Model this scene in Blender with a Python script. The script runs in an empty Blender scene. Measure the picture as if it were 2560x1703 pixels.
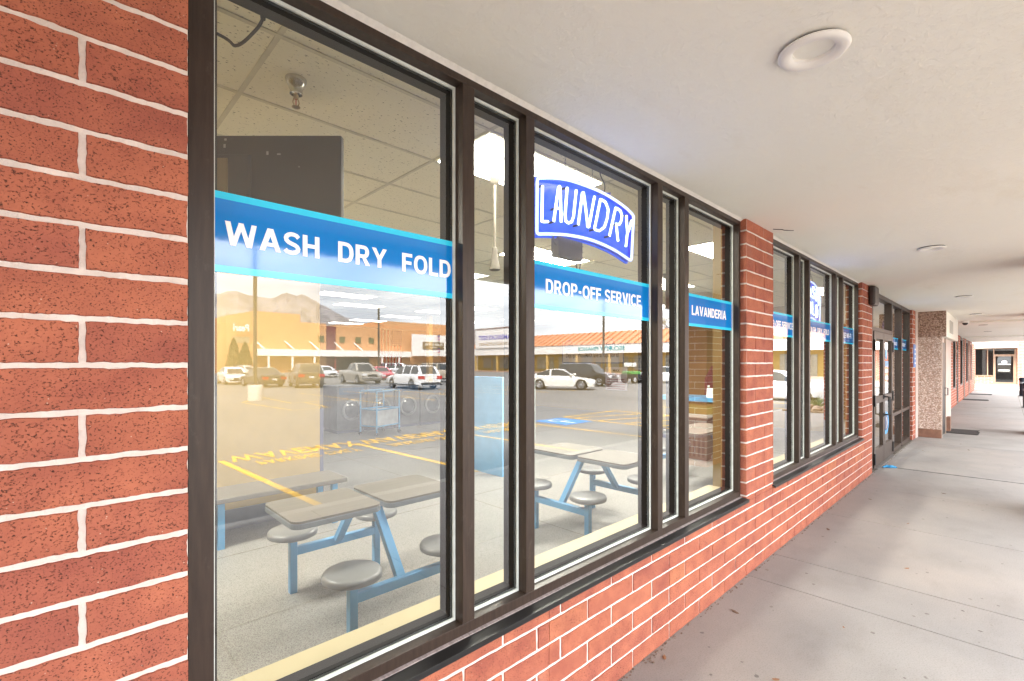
import bpy, bmesh, math, random
from mathutils import Vector, Matrix
R = math.radians
rnd = random.Random(7)
scene = bpy.context.scene
COL = scene.collection

# ------------------------------------------------------------------ camera
cam = bpy.data.cameras.new("camera"); cam_o = bpy.data.objects.new("camera", cam); COL.objects.link(cam_o)
cam_o.location = (0, -1.471, 1.679)
cam_o.rotation_euler = (R(90), 0, R(-43.856))
cam.sensor_width = 36; cam.lens = 16.76; cam.shift_y = 0.0213
cam.clip_start = 0.02; cam.clip_end = 9000
scene.camera = cam_o

# ------------------------------------------------------------------ light and exposure
SUN_EL, SUN_AZ = 50, -38            # veiled sun behind the shop: the car park is lit, the walkway lies in the building's shade
scene.view_settings.view_transform = 'Standard'; scene.view_settings.look = 'None'
scene.view_settings.gamma = 1; scene.view_settings.exposure = 3.2
world = bpy.data.worlds.new("World"); scene.world = world; world.use_nodes = True
wn = world.node_tree.nodes; wl = world.node_tree.links
for n in list(wn): wn.remove(n)
wo = wn.new('ShaderNodeOutputWorld'); wb = wn.new('ShaderNodeBackground'); wl.new(wb.outputs[0], wo.inputs[0])
sky = wn.new('ShaderNodeTexSky'); sky.sky_type = 'NISHITA'; sky.sun_disc = False
sky.sun_elevation = R(SUN_EL); sky.sun_rotation = R(SUN_AZ); sky.air_density = 1.0; sky.dust_density = 2.0
tc = wn.new('ShaderNodeTexCoord'); mp = wn.new('ShaderNodeMapping'); mp.inputs['Scale'].default_value = (1.6, 1.6, 7.0)
nz = wn.new('ShaderNodeTexNoise'); nz.inputs['Scale'].default_value = 2.2; nz.inputs['Detail'].default_value = 6; nz.inputs['Roughness'].default_value = .55
cr = wn.new('ShaderNodeValToRGB')
cr.color_ramp.elements[0].position = .35; cr.color_ramp.elements[0].color = (5.6, 5.8, 6.2, 1)
cr.color_ramp.elements[1].position = .62; cr.color_ramp.elements[1].color = (10.6, 10.5, 10.2, 1)
mx = wn.new('ShaderNodeMix'); mx.data_type = 'RGBA'; mx.inputs[0].default_value = .88
wl.new(tc.outputs['Generated'], mp.inputs[0]); wl.new(mp.outputs[0], nz.inputs['Vector']); wl.new(nz.outputs['Fac'], cr.inputs[0])
wl.new(sky.outputs[0], mx.inputs[6]); wl.new(cr.outputs[0], mx.inputs[7]); wl.new(mx.outputs[2], wb.inputs['Color'])
wb.inputs['Strength'].default_value = 0.10
sl = bpy.data.lights.new("sun", 'SUN'); sl.energy = 3.6; sl.angle = R(16); sl.color = (1, .95, .88)
so = bpy.data.objects.new("sun", sl); COL.objects.link(so)
_d = Vector((math.sin(R(SUN_AZ)) * math.cos(R(SUN_EL)), math.cos(R(SUN_AZ)) * math.cos(R(SUN_EL)), math.sin(R(SUN_EL))))
so.rotation_euler = (-_d).to_track_quat('-Z', 'Y').to_euler(); so.location = (0, 0, 40)
cy = scene.cycles
cy.max_bounces = 10; cy.diffuse_bounces = 4; cy.glossy_bounces = 4; cy.transmission_bounces = 6; cy.transparent_max_bounces = 12
cy.sample_clamp_indirect = 6; cy.caustics_reflective = False; cy.caustics_refractive = False

# ------------------------------------------------------------------ materials
MATS = {}
def mat(name, color, rough=.6, metal=0., vary=.12, nscale=6., bump=0., bscale=60., spec=None, coat=0., color2=None, lo=.35, hi=.65, ndetail=5, stretch=None, bdist=.01):
    """plain procedural material: noise between two colours, optional noise bump; object coordinates"""
    if name in MATS: return MATS[name]
    m = bpy.data.materials.new(name); m.use_nodes = True
    nt = m.node_tree; p = nt.nodes['Principled BSDF']; L = nt.links
    t = nt.nodes.new('ShaderNodeTexCoord'); src = t.outputs['Object']
    if stretch:
        mpn = nt.nodes.new('ShaderNodeMapping'); mpn.inputs['Scale'].default_value = stretch; L.new(src, mpn.inputs[0]); src = mpn.outputs[0]
    n = nt.nodes.new('ShaderNodeTexNoise'); n.inputs['Scale'].default_value = nscale; n.inputs['Detail'].default_value = ndetail
    L.new(src, n.inputs['Vector'])
    r = nt.nodes.new('ShaderNodeValToRGB'); c = color
    c2 = color2 or tuple(min(1, x * (1 + vary)) for x in c); c1 = c if color2 else tuple(x * (1 - vary) for x in c)
    r.color_ramp.elements[0].position = lo; r.color_ramp.elements[0].color = (*c1, 1)
    r.color_ramp.elements[1].position = hi; r.color_ramp.elements[1].color = (*c2, 1)
    L.new(n.outputs['Fac'], r.inputs[0]); L.new(r.outputs[0], p.inputs['Base Color'])
    p.inputs['Roughness'].default_value = rough; p.inputs['Metallic'].default_value = metal
    if spec is not None: p.inputs['Specular IOR Level'].default_value = spec
    if coat: p.inputs['Coat Weight'].default_value = coat; p.inputs['Coat Roughness'].default_value = .03
    if bump:
        b = nt.nodes.new('ShaderNodeBump'); b.inputs['Strength'].default_value = bump; b.inputs['Distance'].default_value = bdist
        n2 = nt.nodes.new('ShaderNodeTexNoise'); n2.inputs['Scale'].default_value = bscale; n2.inputs['Detail'].default_value = 6
        L.new(src, n2.inputs['Vector']); L.new(n2.outputs['Fac'], b.inputs['Height']); L.new(b.outputs[0], p.inputs['Normal'])
    MATS[name] = m; return m
def emit(name, color, strength):
    if name in MATS: return MATS[name]
    m = bpy.data.materials.new(name); m.use_nodes = True
    p = m.node_tree.nodes['Principled BSDF']
    p.inputs['Base Color'].default_value = (*[min(1, c) for c in color], 1); p.inputs['Emission Color'].default_value = (*color, 1); p.inputs['Emission Strength'].default_value = strength
    MATS[name] = m; return m
def ramp(nt, src, stops):
    r = nt.nodes.new('ShaderNodeValToRGB'); e = r.color_ramp.elements
    while len(e) < len(stops): e.new(.5)
    for el, (pos, c) in zip(e, stops): el.position = pos; el.color = (*c, 1)
    nt.links.new(src, r.inputs[0]); return r.outputs[0]
def mixc(nt, fac, a, b, blend='MIX'):
    m = nt.nodes.new('ShaderNodeMix'); m.data_type = 'RGBA'; m.blend_type = blend
    for v, i in ((fac, 0), (a, 6), (b, 7)):
        if hasattr(v, 'is_linked') or hasattr(v, 'links'): nt.links.new(v, m.inputs[i])
        else: m.inputs[i].default_value = v if i == 0 else (*v, 1)
    return m.outputs[2]
def noise(nt, vec, scale, detail=4, rough=.5):
    n = nt.nodes.new('ShaderNodeTexNoise'); n.inputs['Scale'].default_value = scale; n.inputs['Detail'].default_value = detail; n.inputs['Roughness'].default_value = rough
    nt.links.new(vec, n.inputs['Vector']); return n.outputs['Fac']
def mapping(nt, vec, scale):
    m = nt.nodes.new('ShaderNodeMapping'); m.inputs['Scale'].default_value = scale; nt.links.new(vec, m.inputs[0]); return m.outputs[0]
def objco(nt):
    return nt.nodes.new('ShaderNodeTexCoord').outputs['Object']

def brick_mat():
    m = bpy.data.materials.new("brick_red"); m.use_nodes = True; nt = m.node_tree; p = nt.nodes['Principled BSDF']
    o = objco(nt)
    at = nt.nodes.new('ShaderNodeAttribute'); at.attribute_name = 'tint'
    base = ramp(nt, at.outputs['Fac'], [(0, (0.246, 0.070, 0.053)), (.28, (0.352, 0.105, 0.066)), (.55, (0.422, 0.138, 0.074)), (.8, (0.375, 0.118, 0.076)), (1, (0.505, 0.199, 0.091))])
    big = noise(nt, o, 9, 4)
    base = mixc(nt, .55, base, ramp(nt, big, [(.3, (0.258, 0.076, 0.060)), (.7, (0.492, 0.170, 0.101))]))
    # short dark drag marks of a wire-cut face, and pale grit
    v = noise(nt, mapping(nt, o, (210, 210, 280)), 1.0, 4, .68)
    pit = ramp(nt, v, [(.37, (0, 0, 0)), (.435, (1, 1, 1))])
    base = mixc(nt, pit, (.075, .030, .022), base)
    g = nt.nodes.new('ShaderNodeTexVoronoi'); g.inputs['Scale'].default_value = 95; nt.links.new(o, g.inputs['Vector'])
    gf = ramp(nt, g.outputs['Distance'], [(.10, (1, 1, 1)), (.15, (0, 0, 0))])
    gm = noise(nt, o, 40, 2)
    gsel = ramp(nt, gm, [(.60, (0, 0, 0)), (.66, (1, 1, 1))])
    gfac = mixc(nt, 1.0, gf, gsel, 'MULTIPLY')
    base = mixc(nt, gfac, base, (.50, .34, .26))
    bl = noise(nt, o, 2.1, 3); blf = ramp(nt, bl, [(.66, (0, 0, 0)), (.82, (.5, .5, .5))])
    base = mixc(nt, blf, base, (.42, .22, .17))
    nt.links.new(base, p.inputs['Base Color']); p.inputs['Roughness'].default_value = .85; p.inputs['Specular IOR Level'].default_value = .25
    b = nt.nodes.new('ShaderNodeBump'); b.inputs['Strength'].default_value = .7; b.inputs['Distance'].default_value = .003
    nt.links.new(mixc(nt, .4, pit, noise(nt, o, 160, 4)), b.inputs['Height']); nt.links.new(b.outputs[0], p.inputs['Normal'])
    return m
BRICK = brick_mat()
MORTAR = mat("mortar", (.70, .63, .585), .9, vary=.1, nscale=14, bump=.8, bscale=170, bdist=.004)
def concrete_mat():
    m = bpy.data.materials.new("walk_concrete"); m.use_nodes = True; nt = m.node_tree; p = nt.nodes['Principled BSDF']
    o = objco(nt)
    a = ramp(nt, noise(nt, o, 1.1, 7, .6), [(.3, (.208, .192, .183)), (.5, (.244, .229, .219)), (.72, (.28, .265, .255))])
    st = ramp(nt, noise(nt, mapping(nt, o, (1.6, 3.2, 1)), 1.2, 6, .65), [(.28, (.62, .60, .58)), (.48, (1, 1, 1))])
    a = mixc(nt, .30, a, st, 'MULTIPLY')
    rs = ramp(nt, noise(nt, o, .55, 5, .6), [(.45, (1, 1, 1)), (.75, (1.0, .90, .84))])
    a = mixc(nt, .8, a, rs, 'MULTIPLY')
    fine = ramp(nt, noise(nt, o, 130, 3), [(.33, (.80, .79, .77)), (.47, (1, 1, 1)), (.66, (1.07, 1.07, 1.07))])
    a = mixc(nt, .8, a, fine, 'MULTIPLY')
    vo = nt.nodes.new('ShaderNodeTexVoronoi'); vo.inputs['Scale'].default_value = 2.7; nt.links.new(o, vo.inputs['Vector'])
    wob = nt.nodes.new('ShaderNodeMath'); wob.operation = 'ADD'; nt.links.new(vo.outputs['Distance'], wob.inputs[0])
    wn2 = nt.nodes.new('ShaderNodeMath'); wn2.operation = 'MULTIPLY'; nt.links.new(noise(nt, o, 35, 2), wn2.inputs[0]); wn2.inputs[1].default_value = .08
    nt.links.new(wn2.outputs[0], wob.inputs[1])
    sp = ramp(nt, wob.outputs[0], [(.062, (.42, .37, .34)), (.078, (1, 1, 1))])
    a = mixc(nt, .8, a, sp, 'MULTIPLY')
    nt.links.new(a, p.inputs['Base Color']); p.inputs['Roughness'].default_value = .62
    b = nt.nodes.new('ShaderNodeBump'); b.inputs['Strength'].default_value = .35; b.inputs['Distance'].default_value = .003
    nt.links.new(noise(nt, o, 110, 5), b.inputs['Height']); nt.links.new(b.outputs[0], p.inputs['Normal'])
    return m
CONC = concrete_mat()
CONC2 = mat("pale_concrete", (.235, .222, .21), .7, vary=.10, nscale=2.2, bump=.3, bscale=90, bdist=.004)
JOINT = mat("joint_dirt", (.15, .125, .10), .95, vary=.3, nscale=30)
def soffit_mat():
    m = bpy.data.materials.new("soffit_stucco"); m.use_nodes = True; nt = m.node_tree; p = nt.nodes['Principled BSDF']; o = objco(nt)
    a = ramp(nt, noise(nt, o, .8, 5), [(.3, (.82, .805, .745)), (.7, (.86, .845, .785))])
    a = mixc(nt, .5, a, ramp(nt, noise(nt, mapping(nt, o, (.5, 1.4, 1)), 1.3, 6, .7), [(.30, (.90, .875, .83)), (.42, (1, 1, 1))]), 'MULTIPLY')
    nt.links.new(a, p.inputs['Base Color']); p.inputs['Roughness'].default_value = .75; p.inputs['Specular IOR Level'].default_value = .3
    b = nt.nodes.new('ShaderNodeBump'); b.inputs['Strength'].default_value = .32; b.inputs['Distance'].default_value = .005
    k = ramp(nt, noise(nt, o, 22, 7, .66), [(.47, (0, 0, 0)), (.58, (.8, .8, .8)), (.75, (1, 1, 1))])
    nt.links.new(k, b.inputs['Height']); nt.links.new(b.outputs[0], p.inputs['Normal'])
    return m
SOFFIT = soffit_mat()
def bronze_mat():
    m = bpy.data.materials.new("bronze_aluminium"); m.use_nodes = True; nt = m.node_tree; p = nt.nodes['Principled BSDF']; o = objco(nt)
    a = ramp(nt, noise(nt, mapping(nt, o, (60, 60, 6)), 1.0, 5, .6), [(.3, (.025, .0150, .0105)), (.7, (.046, .029, .021))])
    sc = ramp(nt, noise(nt, mapping(nt, o, (18, 18, 9)), 1.0, 6, .7), [(.58, (0, 0, 0)), (.74, (.42, .42, .42))])
    a = mixc(nt, sc, a, (.11, .085, .075))
    nt.links.new(a, p.inputs['Base Color']); p.inputs['Roughness'].default_value = .42; p.inputs['Metallic'].default_value = .0; p.inputs['Specular IOR Level'].default_value = .35
    return m
BRONZE = bronze_mat()
BLACKMETAL = mat("black_metal", (.012, .012, .013), .45, metal=.2, vary=.2, nscale=12)
RUBBER = mat("black_rubber", (.007, .0065, .006), .8, vary=.2, spec=.15)
GASKET = mat("pale_gasket", (.66, .70, .66), .5, vary=.08, nscale=20)
WHITE = mat("white_paint", (.78, .77, .74), .45, vary=.03)
def glass_mat(name="shop_glass", tint=(.95, .97, .955), base=.064, gain=1.35):
    m = bpy.data.materials.new(name); m.use_nodes = True; nt = m.node_tree
    for n in list(nt.nodes):
        if n.type != 'OUTPUT_MATERIAL': nt.nodes.remove(n)
    out = [n for n in nt.nodes if n.type == 'OUTPUT_MATERIAL'][0]
    tr = nt.nodes.new('ShaderNodeBsdfTransparent'); tr.inputs[0].default_value = (*tint, 1)
    gl = nt.nodes.new('ShaderNodeBsdfGlossy'); gl.inputs['Roughness'].default_value = 0.0; gl.inputs['Color'].default_value = (.97, .98, 1, 1)
    bp_ = nt.nodes.new('ShaderNodeBump'); bp_.inputs['Strength'].default_value = 1; bp_.inputs['Distance'].default_value = .0006; nt.links.new(noise(nt, objco(nt), .9, 1), bp_.inputs['Height']); nt.links.new(bp_.outputs[0], gl.inputs['Normal'])
    fr = nt.nodes.new('ShaderNodeFresnel'); fr.inputs['IOR'].default_value = 1.5
    a = nt.nodes.new('ShaderNodeMath'); a.operation = 'MULTIPLY_ADD'; a.inputs[1].default_value = gain; a.inputs[2].default_value = base; a.use_clamp = True
    mx = nt.nodes.new('ShaderNodeMixShader')
    nt.links.new(fr.outputs[0], a.inputs[0]); nt.links.new(a.outputs[0], mx.inputs[0]); nt.links.new(tr.outputs[0], mx.inputs[1]); nt.links.new(gl.outputs[0], mx.inputs[2]); nt.links.new(mx.outputs[0], out.inputs[0])
    return m
GLASS = glass_mat()

# ------------------------------------------------------------------ mesh helpers
class MB:
    def __init__(s): s.v = []; s.f = []; s.m = []; s.t = []
    def add(s, vs, fs, mi=0, tint=.5):
        b = len(s.v); s.v += [tuple(v) for v in vs]
        for f in fs: s.f.append([i + b for i in f]); s.m.append(mi); s.t.append(tint)
    def box(s, x0, x1, y0, y1, z0, z1, mi=0):
        if x1 < x0: x0, x1 = x1, x0
        if y1 < y0: y0, y1 = y1, y0
        if z1 < z0: z0, z1 = z1, z0
        s.add([(x0, y0, z0), (x1, y0, z0), (x1, y1, z0), (x0, y1, z0), (x0, y0, z1), (x1, y0, z1), (x1, y1, z1), (x0, y1, z1)],
              [(0, 3, 2, 1), (4, 5, 6, 7), (0, 1, 5, 4), (1, 2, 6, 5), (2, 3, 7, 6), (3, 0, 4, 7)], mi); return s
    def bar(s, p, q, w, h=None, mi=0):
        """rectangular bar between two points"""
        p, q = Vector(p), Vector(q); d = (q - p).normalized(); up = Vector((0, 0, 1)) if abs(d.z) < .95 else Vector((0, 1, 0))
        a = d.cross(up).normalized() * w / 2; b = a.cross(d).normalized() * (h or w) / 2
        vs = [p - a - b, p + a - b, p + a + b, p - a + b, q - a - b, q + a - b, q + a + b, q - a + b]
        s.add(vs, [(0, 3, 2, 1), (4, 5, 6, 7), (0, 1, 5, 4), (1, 2, 6, 5), (2, 3, 7, 6), (3, 0, 4, 7)], mi); return s
    def tube(s, pts, r, n=8, mi=0, close=False, caps=True):
        pts = [Vector(p) for p in pts]; rings = []; N = len(pts); prev = None
        for i, p in enumerate(pts):
            a = pts[(i - 1) % N] if (close or i > 0) else p; b = pts[(i + 1) % N] if (close or i < N - 1) else p
            d = (b - a).normalized()
            if prev is None:
                up = Vector((0, 0, 1)) if abs(d.z) < .9 else Vector((1, 0, 0)); u = d.cross(up).normalized()
            else: u = (prev - d * prev.dot(d)).normalized()
            prev = u; w = d.cross(u); rr = r[i] if isinstance(r, (list, tuple)) else r
            rings.append([p + (u * math.cos(2 * math.pi * k / n) + w * math.sin(2 * math.pi * k / n)) * rr for k in range(n)])
        vs = [v for g in rings for v in g]; fs = []
        for i in range(N if close else N - 1):
            j = (i + 1) % N
            for k in range(n): fs.append((i * n + k, i * n + (k + 1) % n, j * n + (k + 1) % n, j * n + k))
        if caps and not close: fs.append(tuple(range(n - 1, -1, -1))); fs.append(tuple((N - 1) * n + k for k in range(n)))
        s.add(vs, fs, mi); return s
    def lathe(s, c, prof, n=24, mi=0, axis='z'):
        """profile of (radius, height) about an axis through c"""
        c = Vector(c); vs = []; fs = []
        for (r, h) in prof:
            for k in range(n):
                a = 2 * math.pi * k / n; u, w = r * math.cos(a), r * math.sin(a)
                vs.append(c + (Vector((u, w, h)) if axis == 'z' else Vector((u, h, w)) if axis == 'y' else Vector((h, u, w))))
        for i in range(len(prof) - 1):
            for k in range(n):
                q = (i * n + k, i * n + (k + 1) % n, (i + 1) * n + (k + 1) % n, (i + 1) * n + k)
                fs.append(q if axis != 'y' else q[::-1])
        s.add(vs, fs, mi); return s
    def prism(s, poly, axis, a0, a1, mi=0):
        """extrude a polygon: axis 'y' -> poly is (x,z); 'x' -> (y,z); 'z' -> (x,y)"""
        f = {'y': lambda p, a: (p[0], a, p[1]), 'x': lambda p, a: (a, p[0], p[1]), 'z': lambda p, a: (p[0], p[1], a)}[axis]
        n = len(poly); vs = [f(p, a0) for p in poly] + [f(p, a1) for p in poly]
        fs = [tuple(range(n)), tuple(range(2 * n - 1, n - 1, -1))] + [(i, (i + 1) % n + 0, (i + 1) % n + n, i + n)[::-1] for i in range(n)]
        s.add(vs, fs, mi); return s
    def quad(s, a, b, c, d, mi=0): s.add([a, b, c, d], [(0, 1, 2, 3)], mi); return s
    def build(s, name, mats, parent=None, smooth=False, bevel=0., fix=True):
        me = bpy.data.meshes.new(name); me.from_pydata(s.v, [], s.f)
        for mm in (mats if isinstance(mats, (list, tuple)) else [mats]): me.materials.append(mm)
        me.polygons.foreach_set('material_index', s.m)
        if any(t != .5 for t in s.t):
            at = me.attributes.new('tint', 'FLOAT', 'FACE'); at.data.foreach_set('value', s.t)
        if fix:
            bm = bmesh.new(); bm.from_mesh(me); bmesh.ops.recalc_face_normals(bm, faces=bm.faces); bm.to_mesh(me); bm.free()
        if smooth:
            me.polygons.foreach_set('use_smooth', [True] * len(me.polygons))
            if hasattr(me, 'set_sharp_from_angle'): me.set_sharp_from_angle(angle=R(40))
        me.update()
        o = bpy.data.objects.new(name, me); COL.objects.link(o)
        if parent: o.parent = parent
        if bevel:
            md = o.modifiers.new('bevel', 'BEVEL'); md.width = bevel; md.segments = 2; md.limit_method = 'ANGLE'
        return o
def tag(o, label=None, cat=None, group=None, kind=None):
    if label: o['label'] = label
    if cat: o['category'] = cat
    if group: o['group'] = group
    if kind: o['kind'] = kind
    return o
def empty(name, label, cat, loc=(0, 0, 0), group=None, rz=0):
    o = bpy.data.objects.new(name, None); COL.objects.link(o); o.location = loc; o.rotation_euler = (0, 0, rz); o.empty_display_size = .2
    return tag(o, label, cat, group)
def copy_tree(o, parent=None):
    c = o.copy(); COL.objects.link(c); c.parent = parent
    for ch in list(o.children): copy_tree(ch, c)
    return c
def text_mb(txt, w=None, h=.06, bold=.0, depth=0.0, space=1.0):
    """text as a flat mesh in the xy plane, origin at its left baseline, scaled to cap height h and width w"""
    cu = bpy.data.curves.new("lettering", 'FONT'); cu.body = txt; cu.size = 1; cu.offset = bold; cu.extrude = 0; cu.space_character = space; cu.resolution_u = 4
    o = bpy.data.objects.new("lettering", cu); COL.objects.link(o)
    dg = bpy.context.evaluated_depsgraph_get(); me = bpy.data.meshes.new_from_object(o.evaluated_get(dg))
    vs = [v.co.copy() for v in me.vertices]; fs = [tuple(p.vertices) for p in me.polygons]
    bpy.data.objects.remove(o); bpy.data.curves.remove(cu); bpy.data.meshes.remove(me)
    xs = [v.x for v in vs]; ys = [v.y for v in vs]; x0, x1, y0, y1 = min(xs), max(xs), min(ys), max(ys)
    sy = h / (y1 - y0); sx = (w / (x1 - x0)) if w else sy
    return [((v.x - x0) * sx, (v.y - y0) * sy) for v in vs], fs
def lettering(name, txt, m, parent, f, **kw):
    vs, fs = text_mb(txt, **kw); b = MB(); b.add([f(x, y) for x, y in vs], fs); return b.build(name, m, parent, fix=False)

def _thick(pts, t, tv=None):
    """polyline of (x, y) to a strip of quads of thickness t (tv on horizontal runs)"""
    L = []; Rr = []; n = len(pts)
    for i, p in enumerate(pts):
        a = pts[max(0, i - 1)]; b = pts[min(n - 1, i + 1)]; dx, dy = b[0] - a[0], b[1] - a[1]; l = math.hypot(dx, dy); nx, ny = -dy / l, dx / l
        w = (t * abs(nx) + (tv or t) * abs(ny)) / (abs(nx) + abs(ny)) / 2
        L.append((p[0] + nx * w, p[1] + ny * w)); Rr.append((p[0] - nx * w, p[1] - ny * w))
    return [[L[i], Rr[i], Rr[i + 1], L[i + 1]] for i in range(n - 1)]
def _ell(cx, cy, rx, ry, a0, a1, n=18, e=.86):
    o = []
    for k in range(n + 1):
        a = R(a0 + (a1 - a0) * k / n); c, s = math.cos(a), math.sin(a); o.append((cx + rx * math.copysign(abs(c) ** e, c), cy + ry * math.copysign(abs(s) ** e, s)))
    return o
def glyph(c):
    """one grotesque bold capital, cap height 1: (width, list of polygons)"""
    T, U = .222, .182; B = lambda x0, x1, y0, y1: [(x0, y0), (x1, y0), (x1, y1), (x0, y1)]
    P = lambda a, b, c2, d: [(a, 0), (b, 0), (d, 1), (c2, 1)]
    if c == ' ': return .30, []
    if c == '-': return .42, [B(.05, .37, .33, .33 + U)]
    if c == 'I': return T, [B(0, T, 0, 1)]
    if c == 'L': return .64, [B(0, T, 0, 1), B(T, .64, 0, U)]
    if c == 'H': return .80, [B(0, T, 0, 1), B(.8 - T, .8, 0, 1), B(T, .8 - T, .42, .42 + U)]
    if c == 'E': return .68, [B(0, T, 0, 1), B(T, .68, 0, U), B(T, .63, .42, .42 + U), B(T, .67, 1 - U, 1)]
    if c == 'F': return .65, [B(0, T, 0, 1), B(T, .60, .40, .40 + U), B(T, .65, 1 - U, 1)]
    if c == 'A': w = .92; return w, [P(0, .225, .335, .585), P(w - .225, w, .335, .585), B(.2, .72, .20, .20 + U * .95)]
    if c == 'V': w = .88; return w, [[(.32, 0), (.56, 0), (.225, 1), (0, 1)], [(.32, 0), (.56, 0), (w, 1), (w - .225, 1)]]
    if c == 'W': w = 1.26; return w, [[(.20, 0), (.43, 0), (.21, 1), (0, 1)], [(.22, 0), (.42, 0), (.74, 1), (.54, 1)], [(w - .42, 0), (w - .22, 0), (w - .54, 1), (w - .74, 1)], [(w - .43, 0), (w - .20, 0), (w, 1), (w - .21, 1)]]
    if c == 'N': return .80, [B(0, T, 0, 1), B(.8 - T, .8, 0, 1), [(.8 - T - .03, 0), (.8, 0), (T + .03, 1), (0, 1)]]
    if c == 'Y': w = .88; return w, [B(w / 2 - T / 2, w / 2 + T / 2, 0, .42), [(w / 2 - T / 2, .42), (w / 2 + T / 2, .42), (.235, 1), (0, 1)], [(w / 2 - T / 2, .42), (w / 2 + T / 2, .42), (w, 1), (w - .235, 1)]]
    if c == 'O': return .90, _thick(_ell(.45, .5, .45 - T / 2, .5 - U / 2 + .01, 0, 360, 36), T, U)
    if c == 'C': return .84, _thick(_ell(.45, .5, .45 - T / 2, .5 - U / 2 + .01, 42, 318, 28), T, U)
    if c == 'D': return .82, [B(0, T, 0, 1)] + _thick([(T, U / 2), (.36, U / 2)] + _ell(.36, .5, .46 - T / 2, .5 - U / 2, -85, 85, 18) + [(.36, 1 - U / 2), (T, 1 - U / 2)], T, U)
    if c == 'U': return .78, _thick([(T / 2, 1), (T / 2, .4)] + _ell(.39, .37, .39 - T / 2, .37 - U / 2, 185, 355, 16) + [(.78 - T / 2, .4), (.78 - T / 2, 1)], T, U)
    if c in 'PR':
        bowl = _thick([(T, .36 + U / 2), (.42, .36 + U / 2)] + _ell(.42, .68, .33 - T / 2, .32 - U / 2, -85, 85, 14) + [(.42, 1 - U / 2), (T, 1 - U / 2)], T, U)
        return (.76, [B(0, T, 0, 1)] + bowl) if c == 'P' else (.80, [B(0, T, 0, 1)] + bowl + [[(.55, 0), (.80, 0), (.56, .40), (.34, .40)]])
    if c == 'S': return .76, _thick([(.07, .20), (.15, .115), (.28, .08), (.42, .08), (.56, .12), (.645, .20), (.66, .28), (.62, .37), (.50, .445), (.36, .49), (.22, .545), (.125, .63), (.11, .72), (.14, .81), (.22, .88), (.34, .92), (.46, .92), (.58, .885), (.68, .79)], T * .96, U)
    return .5, []
def bold_lettering(name, txt, m, parent, f, w, h, gap=.115):
    """block capitals; f maps (u, v, layer) to a point, layers keep crossing strokes apart"""
    x = 0; items = []
    for c in txt: gw, ps = glyph(c); items.append((x, ps)); x += gw + gap
    k = w / (x - gap); b = MB()
    for x0, ps in items:
        for i, p in enumerate(ps): b.add([f((x0 + u) * k, v * h, i % 4) for u, v in p], [tuple(range(len(p)))])
    return b.build(name, m, parent, fix=False)

# ------------------------------------------------------------------ brickwork
H0, HC = -.005, .1048      # bed joint heights: H0 + n * HC
def brickface(mb, o, ud, nd, u0, u1, z0, z1, joint_u, parity=0, L=.4064, H=HC, h0=H0, mort=.0115, proud=.006, step=.03, jit=.0012, seed=1, mbrick=0, mmort=1):
    """one face of brickwork: mortar plane behind, each brick a slightly proud block with irregular edges"""
    rg = random.Random(seed); o, ud, nd = Vector(o), Vector(ud), Vector(nd)
    P = lambda u, z, n: o + ud * u + Vector((0, 0, z)) + nd * n
    n0 = math.floor((z0 - h0) / H) - 1; n1 = math.ceil((z1 - h0) / H) + 1
    for n in range(n0, n1):
        za, zb = h0 + n * H + mort / 2, h0 + (n + 1) * H - mort / 2
        ca, cb = max(za, z0), min(zb, z1)
        if cb - ca < .006: continue
        off = joint_u + (L / 2 if (n + parity) % 2 else 0)
        k0 = math.floor((u0 - off) / L) - 1; k1 = math.ceil((u1 - off) / L) + 1
        for k in range(k0, k1):
            a, b = off + k * L + mort / 2, off + (k + 1) * L - mort / 2
            a2, b2 = max(a, u0), min(b, u1)
            if b2 - a2 < .008: continue
            ring = []
            def edge(pa, pb, fixed):
                ln = math.hypot(pb[0] - pa[0], pb[1] - pa[1]); m = max(1, int(ln / step)); j = 0
                for i in range(m):
                    t = i / m; j = .5 * j + rg.uniform(-jit, jit); jj = 0 if fixed else j
                    dx, dz = (pb[0] - pa[0]) / ln, (pb[1] - pa[1]) / ln
                    ring.append((pa[0] + dx * ln * t - dz * jj, pa[1] + dz * ln * t + dx * jj))
            c = [(a2, ca), (b2, ca), (b2, cb), (a2, cb)]
            edge(c[0], c[1], ca != za); edge(c[1], c[2], b2 != b); edge(c[2], c[3], cb != zb); edge(c[3], c[0], a2 != a)
            cu, cz = (a2 + b2) / 2, (ca + cb) / 2; inn = .0022
            fr = []
            for (u, z) in ring:
                uu = u + inn * (1 if u < cu else -1) * (0 if (abs(u - u0) < 1e-6 or abs(u - u1) < 1e-6) else 1) if min(abs(u - a2), abs(u - b2)) < .004 else u
                zz = z + inn * (1 if z < cz else -1) if min(abs(z - ca), abs(z - cb)) < .004 else z
                fr.append((uu, zz))
            N = len(ring); pr = proud * rg.uniform(.75, 1.1)
            vs = [P(u, z, pr) for u, z in fr] + [P(u, z, -.002) for u, z in ring]
            mb.add(vs, [tuple(range(N))] + [(i, i + N, (i + 1) % N + N, (i + 1) % N) for i in range(N)], mbrick, max(0.001, min(1, rg.gauss(.5, .21))))
    mb.add([P(u0, z0, 0), P(u1, z0, 0), P(u1, z1, 0), P(u0, z1, 0)], [(0, 1, 2, 3)], mmort)

G = .055        # glass plane
BF = -.045      # brick face plane
CEIL = 2.81
IC = 3.10       # interior ceiling
UX = (.247, 4.547)   # where the two window openings begin
UW = 3.68

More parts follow.
